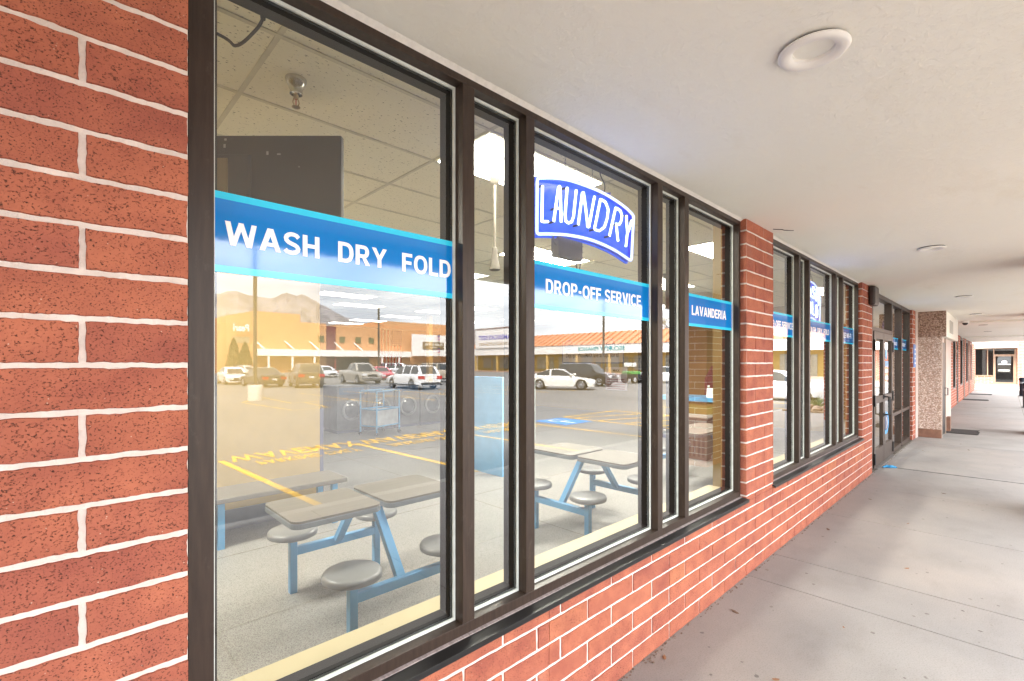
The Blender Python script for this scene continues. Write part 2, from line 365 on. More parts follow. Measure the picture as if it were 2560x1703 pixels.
# --- brick wall under the windows, with its expansion joints
wall = MB()
for (a, b, ju, s) in ((-3.0, 1.600, 1.600 - .075, 3), (1.604, 2.6985, 2.293, 4), (2.7035, 6.18, 2.293, 5), (6.184, 8.93, 2.293, 6)):
    brickface(wall, (0, BF + .006, 0), (1, 0, 0), (0, -1, 0), a, b, 0, .585, ju, parity=0, step=.022, jit=.0014, seed=s)
wall.box(-3.0, 8.93, BF + .0065, .17, -.1, .585, 1)
wb_o = wall.build("brick_wall", [BRICK, MORTAR])
tag(wb_o, "low red brick wall with pale mortar running under the shop windows", "wall")
def pier(name, x0, x1, label, ju, parity=0, seed=9, step=.02, jit=.0014, left=True, z0=.585):
    b = MB(); brickface(b, (0, BF + .006, 0), (1, 0, 0), (0, -1, 0), x0, x1, z0, CEIL + .02, ju, parity, step=step, jit=jit, seed=seed)
    if left: brickface(b, (x0 + .006, 0, 0), (0, 1, 0), (-1, 0, 0), BF, .02, z0, CEIL + .02, BF, parity, seed=seed + 1)
    b.box(x0 + .0065, x1 - .0005, BF + .0065, .19, z0, CEIL + .3, 1)
    o = b.build(name, [BRICK, MORTAR]); return tag(o, label, "brick pier")
pier("brick_pier", -3.0, .243, "wide red brick wall end nearest the camera left of the big window", .0455, 0, 20, step=.010, jit=.0015, left=False)
pier("brick_pier", 3.927, 4.547, "narrow red brick pier between the two window groups", 2.293, 0, 30)
pier("brick_pier", 8.227, 8.94, "narrow red brick pier beside the double entrance door", 2.293, 0, 40)
pier("brick_pier", 13.36, 13.76, "slim red brick pier between the entrance sidelights and the pebble panel", 13.36, 0, 44, z0=0)

# ------------------------------------------------------------------ shop windows
VBLUE = mat("vinyl_blue", (.000, .205, .64), .06, vary=.03, nscale=3, bump=.05, bscale=14, bdist=.004, spec=.7, coat=.45)
VCYAN = mat("vinyl_cyan", (.03, .62, .92), .08, vary=.03, nscale=3, coat=.3)
VWHITE = mat("vinyl_white", (.95, .95, .95), .2, vary=.01)
BZ = (1.931, 1.951, 2.137, 2.157)
def band(parent, x0, x1, txt, tx0, tx1, label=None, bold=.022, tz=2.010, th=.067, y=G - .0025):
    b = MB(); b.quad((x0, y, BZ[1]), (x1, y, BZ[1]), (x1, y, BZ[2]), (x0, y, BZ[2]), 0)
    for z0, z1 in ((BZ[0], BZ[1]), (BZ[2], BZ[3])): b.quad((x0, y, z0), (x1, y, z0), (x1, y, z1), (x0, y, z1), 1)
    o = b.build("vinyl_band", [VBLUE, VCYAN], parent, fix=False)
    if label: o['label'] = label
    if txt:
        bold_lettering("lettering", txt, VWHITE, o, lambda u, v, k: (tx0 + u, y - .0008 - .00015 * k, tz + v), w=tx1 - tx0, h=th)
    return o
MUL = [(.900, .959), (1.252, 1.306), (2.390, 2.449), (2.740, 2.795)]    # mullions, from the opening's left edge
def window(X, label):
    t = empty("shop_window", label, "window", (X, 0, .585))
    def put(o): o.location = (-X, 0, -.585); return o
    put(MB().box(X - .0038, X + .0005, -.022, .12, .612, CEIL).build("side_seal", RUBBER, t)); put(MB().prism([(-.0005, CEIL - .001), (-.022, CEIL - .001), (-.0005, CEIL - .014)], 'x', X, X + UW).build("caulk", mat("white_caulk", (.78, .75, .70), .6, vary=.05, nscale=40, bump=.5, bscale=60), t))
    f = MB()
    for (a, b) in ((0, .062), (UW - .030, UW)): f.box(X + a, X + b, 0, .125, .612, CEIL)
    f.box(X + .062, X + UW - .030, 0.0, .125, 2.768, CEIL); f.box(X + .062, X + UW - .030, 0, .125, .612, .658)
    put(f.build("window_frame", BRONZE, t, bevel=.0015))
    for a, b in MUL: put(MB().box(X + a, X + b, -.0015, .127, .659, 2.767).build("mullion", BRONZE, t, bevel=.0015))
    s = MB(); s.prism([(.01, .6115), (-.068, .606), (-.068, .583), (-.060, .583), (-.060, .598), (.01, .600)], 'x', X - .02, X + UW + .002)
    put(s.build("sill", BLACKMETAL, t, bevel=.001))
    put(MB().prism([(-.0005, .6125), (-.0135, .6108), (-.0135, .6145), (-.0005, .6165)], 'x', X - .002, X + UW).build("sill_light_strip", mat("mauve_sill_light", (.30, .25, .245), .6, vary=.25, nscale=12, stretch=(6, 1, 1)), t))  # pale strip along the frame joint paints the light reflected by the ledge top
    cs = MB().box(X + .02, X + UW - .012, .127, .25, .60, .662)
    put(cs.build("inner_sill", mat("cream_paint", (.46, .39, .23), .6, vary=.03), t))
    edges = [.062] + [v for m in MUL for v in m] + [UW - .030]
    for i in range(5):
        a, b = X + edges[2 * i], X + edges[2 * i + 1]
        put(MB().quad((a, G, .658), (b, G, .658), (b, G, 2.768), (a, G, 2.768)).build("glass_pane", GLASS, t, fix=False))
        g = MB(); w = .011
        for (x0, x1, z0, z1) in ((a + .001, a + w, .659, 2.767), (b - w, b - .001, .659, 2.767), (a + w, b - w, .659, .659 + w), (a + w, b - w, 2.767 - w, 2.767)):
            g.box(x0, x1, G - .010, G - .002, z0, z1, 0)
        r = .019
        for (x0, x1, z0, z1) in ((a + .001, a + r, .66, 2.766), (b - r, b - .001, .66, 2.766), (a + r, b - r, .66, .66 + r), (a + r, b - r, 2.766 - r, 2.766)):
            g.box(x0, x1, G + .004, .124, z0, z1, 1)
        put(g.build("gasket", [GASKET, RUBBER], t))
    def B(i, *a, **k):
        put(band(t, X + edges[2 * i] + .004, X + edges[2 * i + 1] - .004, *a, **k))
    return t, B
t, B = window(UX[0], "group of five tall shop panes nearest the camera showing tables inside")
B(0, "WASH  DRY  FOLD", .346, 1.128); B(2, "DROP-OFF SERVICE", 1.686, 2.532, bold=.018); B(4, "LAVANDERIA", 3.196, 3.775, bold=.018)
t, B = window(UX[1], "group of five tall shop panes beside the entrance door")
B(0, "DROP-OFF SERVICE", 4.66, 5.44, bold=.018); B(2, "WASH  DRY  FOLD", 5.98, 6.86); B(4, "FREE WI-FI", 7.46, 8.05, bold=.018)
#NEXT
# ------------------------------------------------------------------ entrance: double door, sidelights, transom
DX0, DX1 = 8.94, 13.36
ent = empty("shop_entrance", "dark bronze entrance frame with transom and two blue banded sidelights", "entrance", (DX0, 0, 0))
def eput(o): o.location = (-DX0, 0, 0); return o
f = MB()
f.box(DX0, 9.30, 0, .125, 0, CEIL); f.box(13.27, DX1, 0, .125, 0, CEIL)
f.box(11.02, 11.13, -.001, .126, 0, CEIL); f.box(12.16, 12.26, -.001, .126, .03, CEIL)
f.box(9.30, 13.27, .001, .124, 2.74, CEIL); f.box(9.30, 11.02, .001, .124, 2.185, 2.245)
for a, b in ((11.13, 12.16), (12.26, 13.27)):
    f.box(a, b, .001, .124, 0, .075); f.box(a, b, .001, .124, .675, .735)
eput(f.build("door_frame", BRONZE, ent, bevel=.002))
for a, b, z0, z1 in ((9.30, 11.02, 2.245, 2.74), (11.13, 12.16, .735, 2.74), (12.26, 13.27, .735, 2.74), (11.13, 12.16, .075, .675), (12.26, 13.27, .075, .675)):
    eput(MB().quad((a, G, z0), (b, G, z0), (b, G, z1), (a, G, z1)).build("glass_pane", GLASS, ent, fix=False))
eput(band(ent, 11.135, 12.155, "DRY  FOLD", 11.25, 12.02, bold=.018)); eput(band(ent, 12.265, 13.265, "LAUNDRY", 12.40, 13.12, bold=.018))
DECB = mat("decal_blue", (.10, .38, .70), .25, vary=.05); DECW = mat("decal_white", (.80, .82, .84), .4, vary=.02); DECD = mat("decal_navy", (.02, .05, .14), .3, vary=.1)
def door(x0, x1, hinge_left, label):
    t = empty("glass_door", label, "door", (x0, 0, .012))
    def dp(o): o.location = (-x0, 0, -.012); return o
    m = MB(); y0, y1 = -.012, .04
    m.box(x0, x0 + .085, y0, y1, .012, 2.178); m.box(x1 - .085, x1, y0, y1, .012, 2.178)
    m.box(x0 + .085, x1 - .085, y0 + .001, y1 - .001, 2.06, 2.177); m.box(x0 + .085, x1 - .085, y0 + .001, y1 - .001, .013, .285); m.box(x0 + .085, x1 - .085, y0 + .001, y1 - .001, 1.015, 1.125)
    dp(m.build("door_frame", BRONZE, t, bevel=.002))
    for z0, z1 in ((.285, 1.015), (1.125, 2.06)):
        dp(MB().quad((x0 + .085, .014, z0), (x1 - .085, .014, z0), (x1 - .085, .014, z1), (x0 + .085, .014, z1)).build("glass_pane", GLASS, t, fix=False))
    hx = x1 - .045 if hinge_left else x0 + .045
    h = MB(); h.tube([(hx, -.012, 1.10), (hx, -.085, 1.09), (hx, -.085, .80), (hx, -.012, .79)], .013, 8)
    h.box(hx - .03, hx + .03, -.02, -.011, 1.06, 1.14); h.box(hx - .03, hx + .03, -.02, -.011, .76, .83)
    dp(h.build("handle", BLACKMETAL, t, smooth=True))
    px = x0 if hinge_left else x1
    for z in (.15, 1.07, 1.95): dp(MB().box(px - .02, px + .02, -.03, -.0125, z - .09, z + .09).build("hinge", BLACKMETAL, t, bevel=.004))
    return t, dp
dl, dlp = door(9.305, 10.155, True, "left leaf of the double glass entrance door with no decal")
dr, drp = door(10.165, 11.015, False, "right leaf of the double glass entrance door with round blue decal")
b = MB(); c = (10.52, 0, .62)
b.add([(c[0] + .27 * math.cos(a), .011, c[2] + .20 * math.sin(a)) for a in [2 * math.pi * k / 40 for k in range(40)]], [tuple(range(40))], 0)
b.add([(c[0] + .17 * math.cos(a), .0095, c[2] + .13 * math.sin(a)) for a in [2 * math.pi * k / 40 for k in range(40)]], [tuple(range(40))], 1)
sw = [(c[0] + .075 * math.sin(q * 3.1), .008, c[2] + .10 - .2 * q / 1.0) for q in [i / 14 for i in range(15)]]
for p, q in zip(sw, sw[1:]): b.add([(p[0] - .022, .008, p[2]), (q[0] - .022, .008, q[2]), (q[0] + .022, .008, q[2]), (p[0] + .022, .008, p[2])], [(0, 1, 2, 3)], 2)
drp(b.build("round_decal", [DECB, DECD, DECW], dr, fix=False))
b = MB()
b.add([(10.55 + .09 * math.cos(a), .0105, 1.83 + .10 * math.sin(a)) for a in [2 * math.pi * k / 30 for k in range(30)]], [tuple(range(30))], 0)
b.quad((10.36, .0105, 1.60), (10.74, .0105, 1.60), (10.74, .0105, 1.70), (10.36, .0105, 1.70), 0)
for z, h in ((1.50, .05), (1.38, .06), (1.30, .03), (1.22, .03), (1.14, .05)): b.quad((10.38, .0105, z), (10.72, .0105, z), (10.72, .0105, z + h), (10.38, .0105, z + h), 1)
drp(b.build("opening_hours_sticker", [DECB, DECW], dr, fix=False))
th = MB().box(9.30, 11.02, -.06, .13, .0, .011); eput(th.build("threshold", mat("dull_metal", (.25, .24, .23), .45, metal=.8), ent))
# door closer box on the pier, small blue wall sign
o = MB().box(8.62, 8.93, -.13, -.047, 2.52, 2.80).build("alarm_box", mat("brown_plastic", (.035, .022, .018), .4), bevel=.025)
tag(o, "small dark brown box fixed high on the brick pier by the door", "alarm box")
sg = MB().box(13.44, 13.70, -.062, -.041, 1.57, 2.07).build("wall_sign", [mat("sign_blue", (.13, .27, .62), .4)], bevel=.003)
tag(sg, "upright pale blue sign on the slim brick pier past the entrance", "sign")
b = MB()
for z in (1.96, 1.86, 1.76, 1.66): b.box(13.49, 13.65, -.066, -.063, z - .018, z + .018)
b.build("sign_line", DECW, sg)

# ------------------------------------------------------------------ pebble-dash vestibule that juts out beyond the entrance
def pebble_mat(name, c1, c2, c3):
    m = bpy.data.materials.new(name); m.use_nodes = True; nt = m.node_tree; p = nt.nodes['Principled BSDF']; o = objco(nt)
    v = nt.nodes.new('ShaderNodeTexVoronoi'); v.inputs['Scale'].default_value = 42; nt.links.new(o, v.inputs['Vector'])
    sep = nt.nodes.new('ShaderNodeSeparateColor'); nt.links.new(v.outputs['Color'], sep.inputs[0])
    a = ramp(nt, sep.outputs[0], [(.1, c1), (.5, c2), (.85, c3)])
    e = ramp(nt, v.outputs['Distance'], [(.45, (1, 1, 1)), (.75, (.55, .5, .46))])
    nt.links.new(mixc(nt, 1, a, e, 'MULTIPLY'), p.inputs['Base Color']); p.inputs['Roughness'].default_value = .75
    b = nt.nodes.new('ShaderNodeBump'); b.invert = True; b.inputs['Distance'].default_value = .008; b.inputs['Strength'].default_value = .8
    nt.links.new(v.outputs['Distance'], b.inputs['Height']); nt.links.new(b.outputs[0], p.inputs['Normal']); return m
PEB = pebble_mat("pebble_dash", (.38, .26, .205), (.56, .43, .36), (.70, .60, .53))
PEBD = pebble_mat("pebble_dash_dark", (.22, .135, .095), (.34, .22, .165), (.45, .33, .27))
PINK = mat("pale_render", (.60, .50, .45), .7, vary=.05, nscale=4)
ves = empty("vestibule", "pebble covered box jutting from the wall past the entrance with a dark door", "vestibule", (14.1, 0, 0))
def vp(o): o.location = (-14.1, 0, 0); return o
b = MB(); b.box(13.76, 14.11, -.06, .19, 0, CEIL + .02, 1); b.box(14.10, 14.16, -.445, -.06, .19, 2.245, 0); b.box(14.16, 17.0, -.43, .1, 0, 2.245, 1); b.box(14.105, 14.155, -.45, -.0605, .19, 2.24, 0)
vp(b.build("wall", [PEB, PINK], ves))
vp(MB().box(14.085, 14.16, -.452, -.06, 0, .19).build("plinth", mat("brown_plinth", (.20, .10, .065), .8, vary=.2, nscale=9, bump=.3), ves))
b = MB(); b.box(14.06, 14.16, -.53, -.059, 2.246, CEIL + .02, 0); b.box(14.161, 17.6, -.53, .1, 2.246, CEIL + .02, 1)
vp(b.build("bulkhead", [PEBD, SOFFIT], ves))
vp(MB().box(15.0, 15.9, -.537, -.5301, 2.36, 2.66).build("louvre_vent", mat("vent_grey", (.42, .41, .38), .5), ves, bevel=.004))
b = MB(); b.box(14.30, 15.10, -.446, -.431, .03, 2.13); dd = vp(b.build("door", BLACKMETAL, ves))
b = MB(); b.box(14.21, 14.30, -.455, -.431, 0, 2.24); b.box(15.10, 15.2, -.455, -.431, 0, 2.24); vp(b.build("door_frame", mat("tan_metal", (.36, .27, .21), .5), ves))
b = MB(); b.tube([(14.98, -.447, 1.08), (14.98, -.50, 1.08), (14.98, -.50, .92), (14.98, -.447, .92)], .011, 6); h = b.build("handle", BLACKMETAL, dd)
b = MB(); b.box(15.6, 15.9, -.50, -.4305, 0, .35); vp(b.build("corner_guard", mat("brown_plinth", (.2, .1, .065)), ves))

# ------------------------------------------------------------------ walkway, kerb, soffit
KY = -3.9
base = MB().box(-8, 40, KY + .02, .3, -.12, -.006).build("pavement_base", JOINT); tag(base, kind="structure")
xs = [-8, -2.4, .727, 2.10, 3.945, 4.555, 6.2, 7.885, 9.655, 13.07, 17.0, 20.5, 24.2, 28.0, 32, 36, 39.5]
w = MB()
for i, (a, b_) in enumerate(zip(xs, xs[1:])):
    g = .0055 if i not in (6,) else .002
    for (y0, y1) in ((-1.812, -.04), (KY, -1.822)):
        w.box(a + g, b_ - g, y0, y1, -.1, 0.0 if i % 3 else .0008, 1 if (i in (9,) and y0 > -1.9) else 0)
tag(w.build("pavement", [CONC, CONC2], bevel=.003), kind="structure")
tag(MB().box(-8, 39.5, KY - .16, KY - .004, -.3, .003).build("kerb", mat("kerb_concrete", (.44, .42, .39), .8, vary=.12, nscale=3, bump=.3), bevel=.02), kind="structure")
SE = -2.55
s = MB().box(-8, 38, SE, .20, CEIL, CEIL + .16); so_ = s.build("canopy", SOFFIT)
tag(so_, "off white stucco canopy soffit over the shop walkway", "canopy")
fa = MB(); fa.box(-8.02, 38.02, SE - .12, SE - .001, CEIL - .18, CEIL + 1.3); fa.build("fascia", mat("fascia_white", (.68, .65, .60), .6), so_)
b = MB(); b.lathe((4.55, -.30, CEIL - .0005), [(.0005, -.0028), (.16, -.0025), (.24, -.0012), (.27, .0006)], 40); o = b.build("plaster_patch", SOFFIT, so_, smooth=True); o.scale = (1.0, .5, 1); o.location = (0, -.15, 0)
MB().tube([(4.40, -.09, CEIL - .002), (4.46, -.14, CEIL - .003), (4.50, -.145, CEIL - .002), (4.56, -.20, CEIL - .003)], .0035, 5).build("crack", RUBBER, so_)
for X in (18.2, 28.8): MB().box(X, X + .30, SE, -.05, CEIL - .05, CEIL + .001).build("beam", SOFFIT, so_)
# roof and rest of the building above, so daylight only enters where it should
tag(MB().box(-8, 39, .21, 24, 3.5, 3.9).build("roof", mat("roof_gravel", (.3, .29, .28), .9)), "flat gravel roof of the shop", "roof")
DLW = mat("downlight_white", (.80, .78, .75), .35, vary=.02); LENS = mat("frosted_lens", (.66, .67, .66), .25, vary=.02)
for i, (X, lb) in enumerate(((1.972, "round white ceiling downlight nearest the camera"), (6.23, "round white downlight second along the canopy from the camera"), (11.2, "round white downlight third along the canopy from the camera"),
                   (15.5, "round white downlight in line with the pebble vestibule"), (20.25, "round white downlight just past the pebble vestibule"), (24.7, "round white downlight sixth along the canopy from the camera"), (30.1, "round white downlight farthest along the canopy"))):
    t = empty("downlight", lb, "downlight", (X, -.985 if i == 0 else -.95, CEIL), "downlights along the canopy")
    MB().lathe((0, 0, 0), [(.098, -.008), (.112, -.0085), (.113, -.013), (.108, -.019), (.098, -.023), (.078, -.021), (.066, -.010), (.064, .012)], 48).build("trim_ring", DLW, t, smooth=True)
    MB().lathe((0, 0, 0), [(.0002, .004), (.03, .005), (.055, .010), (.0655, .016)], 40).build("lens", LENS, t, smooth=True)
    MB().lathe((0, 0, 0), [(.101, .004), (.101, -.0082)], 40).build("shadow_gap", RUBBER, t)  # black ring paints in the shadow between trim and soffit
t = empty("security_camera", "small white dome camera hung under the canopy near the vestibule bulkhead", "camera", (17.9, -.66, CEIL))
MB().lathe((0, 0, 0), [(.08, .0), (.08, -.05), (.07, -.06)], 20).build("housing", WHITE, t, smooth=True)
MB().lathe((0, 0, 0), [(.062, -.055), (.055, -.09), (.03, -.115), (.001, -.12)], 20).build("dome", BLACKMETAL, t, smooth=True)
for X, y0, y1, lb in ((15.3, -.97, -.42, "frayed dark door mat lying by the pebble vestibule"), (29.3, -.85, -.06, "dark door mat outside the nearer far shop door"), (34.6, -.85, -.06, "dark door mat outside the farthest shop door")):
    b = MB(); n = 14; top = [(X + (1.0 if X < 20 else .75) * i / n, y1 + rnd.uniform(-.03, .03)) for i in range(n + 1)]; bot = [(X + (1.0 if X < 20 else .75) * i / n, y0 + rnd.uniform(-.04, .03)) for i in range(n, -1, -1)]
    b.prism(top + bot, 'z', .001, .013); tag(b.build("door_mat", mat("mat_black", (.022, .018, .017), .95, vary=.4, nscale=25, bump=1, bscale=90)), lb, "door mat")
# canopy columns
def column(x0, x1, y0, y1, lb, z1=CEIL + .02):
    b = MB()
    brickface(b, (0, y1 - .006, 0), (-1, 0, 0), (0, 1, 0), -x1, -x0, 0, z1, -x0, 0, seed=int(abs(x0) * 9) + 1)
    brickface(b, (0, y0 + .006, 0), (1, 0, 0), (0, -1, 0), x0, x1, 0, z1, x0, 0, seed=int(abs(x0) * 9) + 2)
    brickface(b, (x0 + .006, 0, 0), (0, -1, 0), (-1, 0, 0), -y1, -y0, 0, z1, -y0, 1, seed=int(abs(x0) * 9) + 3)
    brickface(b, (x1 - .006, 0, 0), (0, 1, 0), (1, 0, 0), y0, y1, 0, z1, y0, 1, seed=int(abs(x0) * 9) + 4)
    tag(b.build("brick_column", [BRICK, MORTAR]), lb, "brick column", "brick columns carrying the canopy")
column(-1.2, -.35, -2.15, -1.75, "red brick canopy column behind the camera at the left end")
column(7.5, 8.35, -2.15, -1.75, "red brick canopy column mirrored in the fifth shop pane")
column(16.2, 17.05, -2.15, -1.75, "red brick canopy column opposite the pebble vestibule")
column(50.0, 50.9, -2.8, -1.95, "red brick column beside the far end shop", 3.3)
for X, lb in ((26.0, "dark bollard at the walkway edge nearer of the two"), (34.7, "dark bollard at the walkway edge farther of the two")):
    t = empty("bollard", lb, "bollard", (X, -1.98, 0), "dark bollards at the walkway edge")
    MB().lathe((0, 0, 0), [(.16, 0), (.16, .02), (.13, .03), (.13, .80), (.15, .82), (.15, .88), (.11, .92), (.0005, .94)], 20).build("post", mat("navy_steel", (.015, .022, .035), .4, metal=.2), t, smooth=True)
    MB().lathe((0, 0, 0), [(.1315, .62), (.1335, .625), (.1335, .70), (.1315, .705)], 20).build("band", mat("pale_band", (.3, .32, .35), .4), t, smooth=True)
# litter on the walkway: dry leaves and dark gum spots
LEAF = [mat("dry_leaf", (.24, .11, .05), .8, vary=.3), mat("brown_leaf", (.13, .075, .045), .8, vary=.3)]
spots = [(1.95, -.30), (2.25, -.95), (2.75, -.62), (3.3, -.20), (3.6, -.75), (4.15, -.12), (5.0, -.9), (5.6, -.22), (6.4, -.75), (7.2, -.3), (11.9, -.35), (12.6, -.95), (14.0, -1.0), (13.4, -.8), (20.4, -.6), (24.8, -.9), (2.08, -.62), (1.72, -.55), (2.5, -.12), (8.2, -.9)]
lf = []
for q in range(4):
    b = MB(); L_ = .014 + .006 * q; n = 8; pts = []
    for i in range(n + 1):
        tt = i / n; pts.append((tt * L_ * 2 - L_, .45 * L_ * math.sin(math.pi * tt) * (1 + .25 * math.sin(i * 2.3 + q)), .002 + .006 * abs(tt - .45)))
    low = [(x, -y * .8, z * .6) for x, y, z in reversed(pts[1:-1])]
    b.add(pts + low, [tuple(range(len(pts + low)))]); lf.append(b)
for i, (x, y) in enumerate(spots):
    o = lf[i % 4].build("fallen_leaf", LEAF[i % 2], fix=False); o.location = (x, y, .0015); o.rotation_euler = (rnd.uniform(-.2, .2), rnd.uniform(-.2, .2), rnd.uniform(0, 6))
    tag(o, "tiny dry brown leaf lying on the concrete walkway", "leaf", "dry leaves on the walkway")
b = MB()
for i in range(170):
    x = 1.4 + 15 * rnd.random() ** 1.5; y = rnd.uniform(-1.75, -.1); rr = rnd.uniform(.003, .014); n = 9
    b.add([(x + rr * rnd.uniform(.6, 1.2) * math.cos(2 * math.pi * k / n), y + rr * rnd.uniform(.6, 1.2) * math.sin(2 * math.pi * k / n), .0022) for k in range(n)], [tuple(range(n))])
tag(b.build("gum_spots", mat("old_gum", (.17, .15, .14), .9, vary=.3), fix=False), kind="stuff")
b = MB()    # grit and dirt gathered along the foot of the wall
for i in range(420):
    x = 1.3 + (rnd.random() ** 1.6) * 12; y = -.052 - abs(rnd.gauss(0, .012)); rr = rnd.uniform(.001, .0045)
    b.box(x - rr * 1.6, x + rr * 1.6, y - rr, y + rr, 0, rr * 1.3)
tag(b.build("grit", mat("grit_brown", (.17, .12, .09), .95, vary=.4, nscale=90)), kind="stuff")
# blue rag and cable in the joint by the door
b = MB(); b.tube([(9.50, -.09, .014), (9.58, -.12, .02), (9.60, -.17, .018), (9.64, -.215, .012), (9.655, -.25, .010)], [.01, .022, .026, .02, .008], 8)
tag(b.build("blue_rag", mat("rag_blue", (.03, .25, .50), .8, vary=.3, nscale=40)), "scrap of blue cloth on the ground by the entrance door", "rag")
b = MB(); pts = [(9.655 + .004 * math.sin(i * 1.7), -.25 - i * .045, .001) for i in range(38)]; b.tube(pts, .0032, 6)
tag(b.build("ground_cable", mat("cable_dark", (.02, .024, .03), .6)), "thin dark cable lying in the joint across the walkway", "cable")

# ------------------------------------------------------------------ shop fronts farther along the walkway
DARKGL = glass_mat("dark_glass", (.30, .31, .33), .015, .9)
fw = MB(); fx = 17.0; fwall = empty("far_shop_wall", "red brick shop wall with dark windows running on past the vestibule", "shop wall", (17, 0, 0))
def fp(o): o.location = (-17, 0, 0); return o
mods = [(20.6, 21.9, 'w'), (22.2, 23.2, 'd'), (24.2, 25.7, 'w'), (26.1, 27.0, 'd'), (28.1, 30.0, 'w'), (30.4, 31.3, 'd'), (32.2, 34.0, 'w'), (34.4, 35.3, 'd'), (36.2, 37.6, 'w')]
x = 17.0
for a, b_, k in mods + [(41.5, 41.5, 'e')]:
    brickface(fw, (0, BF + .006, 0), (1, 0, 0), (0, -1, 0), x, a, 0, CEIL, 17, step=.2, jit=.0005, seed=int(a * 3))
    fw.box(x, a, BF + .0065, .2, 0, CEIL, 1)
    if k == 'w': brickface(fw, (0, BF + .006, 0), (1, 0, 0), (0, -1, 0), a, b_, 0, .66, 17, step=.2, jit=.0005, seed=int(a * 3) + 1); fw.box(a, b_, BF + .0065, .2, 0, .66, 1)
    x = b_
fp(fw.build("wall", [BRICK, MORTAR], fwall))
SCRAP = mat("window_sticker", (.6, .62, .63), .5)
for a, b_, k in mods:
    z0 = .66 if k == 'w' else .02
    m = MB(); m.box(a, a + .06, -.02, .12, z0, 2.72); m.box(b_ - .06, b_, -.02, .12, z0, 2.72); m.box(a + .06, b_ - .06, -.02, .12, 2.66, 2.72); m.box(a + .06, b_ - .06, -.02, .12, z0, z0 + .06); m.box(a, b_, -.03, .15, 2.72, CEIL)
    if k == 'w': m.box((a + b_) / 2 - .03, (a + b_) / 2 + .03, -.019, .119, z0 + .06, 2.66)
    else: m.box(a + .06, b_ - .06, -.019, .119, .98, 1.08); m.box(a + .06, b_ - .06, -.019, .119, 2.1, 2.18)
    fr_ = fp(m.build("window" if k == 'w' else "door", BLACKMETAL, fwall))
    MB().quad((a, .06, z0), (b_, .06, z0), (b_, .06, 2.7), (a, .06, 2.7)).build("glass_pane", DARKGL, fr_, fix=False)
    st = MB()
    for q in range(5):
        z = rnd.uniform(1.0, 2.3); xx = rnd.uniform(a + .2, b_ - .5); st.box(xx, xx + rnd.uniform(.15, .35), .05, .055, z, z + rnd.uniform(.05, .14))
    st.build("sticker", SCRAP, fr_)
tag(MB().box(17, 41.5, 2.5, 2.6, 0, 3.2).build("back_wall", mat("dim_wall", (.10, .09, .085), .9)), "dim rear wall inside the far dark shops", "wall")
b = MB()
for x in (20.1, 23.6, 27.5, 31.8): b.box(x, x + .08, .2, 2.5, 0, 3.2)
tag(b.build("party_wall", mat("dim_wall", (.1, .09, .085))), "dim dividing walls inside the far dark shops", "wall")
tag(MB().box(17, 41.5, .2, 2.5, -.1, 0.003).build("shop_floor", mat("dim_floor", (.12, .11, .10), .7)), kind="structure")
#NEXT2
# ------------------------------------------------------------------ neon signs
def arc(pts, n=10):
    """smooth polyline through points (Catmull-Rom)"""
    out = []; P = [Vector(p) for p in pts]
    for i in range(len(P) - 1):
        a, b, c, d = P[max(0, i - 1)], P[i], P[i + 1], P[min(len(P) - 1, i + 2)]
        for k in range(n):
            t = k / n; out.append(.5 * ((2 * b) + (c - a) * t + (2 * a - 5 * b + 4 * c - d) * t * t + (3 * b - a - 3 * c + d) * t ** 3))
    out.append(P[-1]); return out
TUBEW = emit("neon_white", (.80, .97, 1.0), .50); TUBEB = emit("neon_blue", (.42, .52, 1.0), .30)
PANELB = mat("blue_acrylic", (.003, .03, .62), .22, vary=.05)
NEONBACK = emit("lit_blue_acrylic", (.0, .11, .9), .115)
_p = NEONBACK.node_tree.nodes['Principled BSDF']; _p.inputs['Base Color'].default_value = (0, .012, .30, 1); _p.inputs['Specular IOR Level'].default_value = .15; _p.inputs['Roughness'].default_value = .3
DARKW = mat("dark_wire", (.02, .02, .022), .5)
STROKES = {  # letters as tube strokes in a unit box
 'L': [[(.05, 1), (.05, 0), (.75, 0)]], 'A': [[(0, 0), (.40, .96), (.5, 1), (.6, .96), (1, 0)], [(.22, .38), (.78, .38)]],
 'U': [[(.05, 1), (.05, .22), (.18, .05), (.5, 0), (.82, .05), (.95, .22), (.95, 1)]], 'N': [[(.05, 0), (.05, .97), (.12, 1), (.85, .02), (.95, .02), (.95, 1)]],
 'D': [[(.05, 0), (.05, 1), (.5, .98), (.85, .8), (.92, .5), (.85, .2), (.5, .02), (.05, 0)]], 'R': [[(.05, 0), (.05, 1), (.55, 1), (.85, .88), (.88, .7), (.75, .54), (.4, .5)], [(.45, .48), (.9, .06), (1, .0)]],
 'Y': [[(.0, 1), (.48, .48), (.5, 0)], [(1, 1), (.52, .48)]], 'W': [[(0, 1), (.22, .02), (.5, .8), (.78, .02), (1, 1)]], 'S': [[(.9, .85), (.65, 1), (.3, .98), (.08, .76), (.3, .54), (.7, .45), (.92, .24), (.7, .02), (.3, 0), (.05, .16)]],
 'H': [[(.05, 1), (.05, 0)], [(.95, 1), (.95, 0)], [(.05, .5), (.95, .5)]], 'F': [[(.05, 0), (.05, 1), (.85, 1)], [(.05, .52), (.7, .52)]], 'O': [[(.5, 1), (.15, .85), (.03, .5), (.15, .15), (.5, 0), (.85, .15), (.97, .5), (.85, .85), (.5, 1)]],
 'E': [[(.85, 1), (.05, 1), (.05, 0), (.85, 0)], [(.05, .5), (.7, .5)]], 'P': [[(.05, 0), (.05, 1), (.6, 1), (.9, .85), (.9, .62), (.6, .47), (.05, .47)]]}
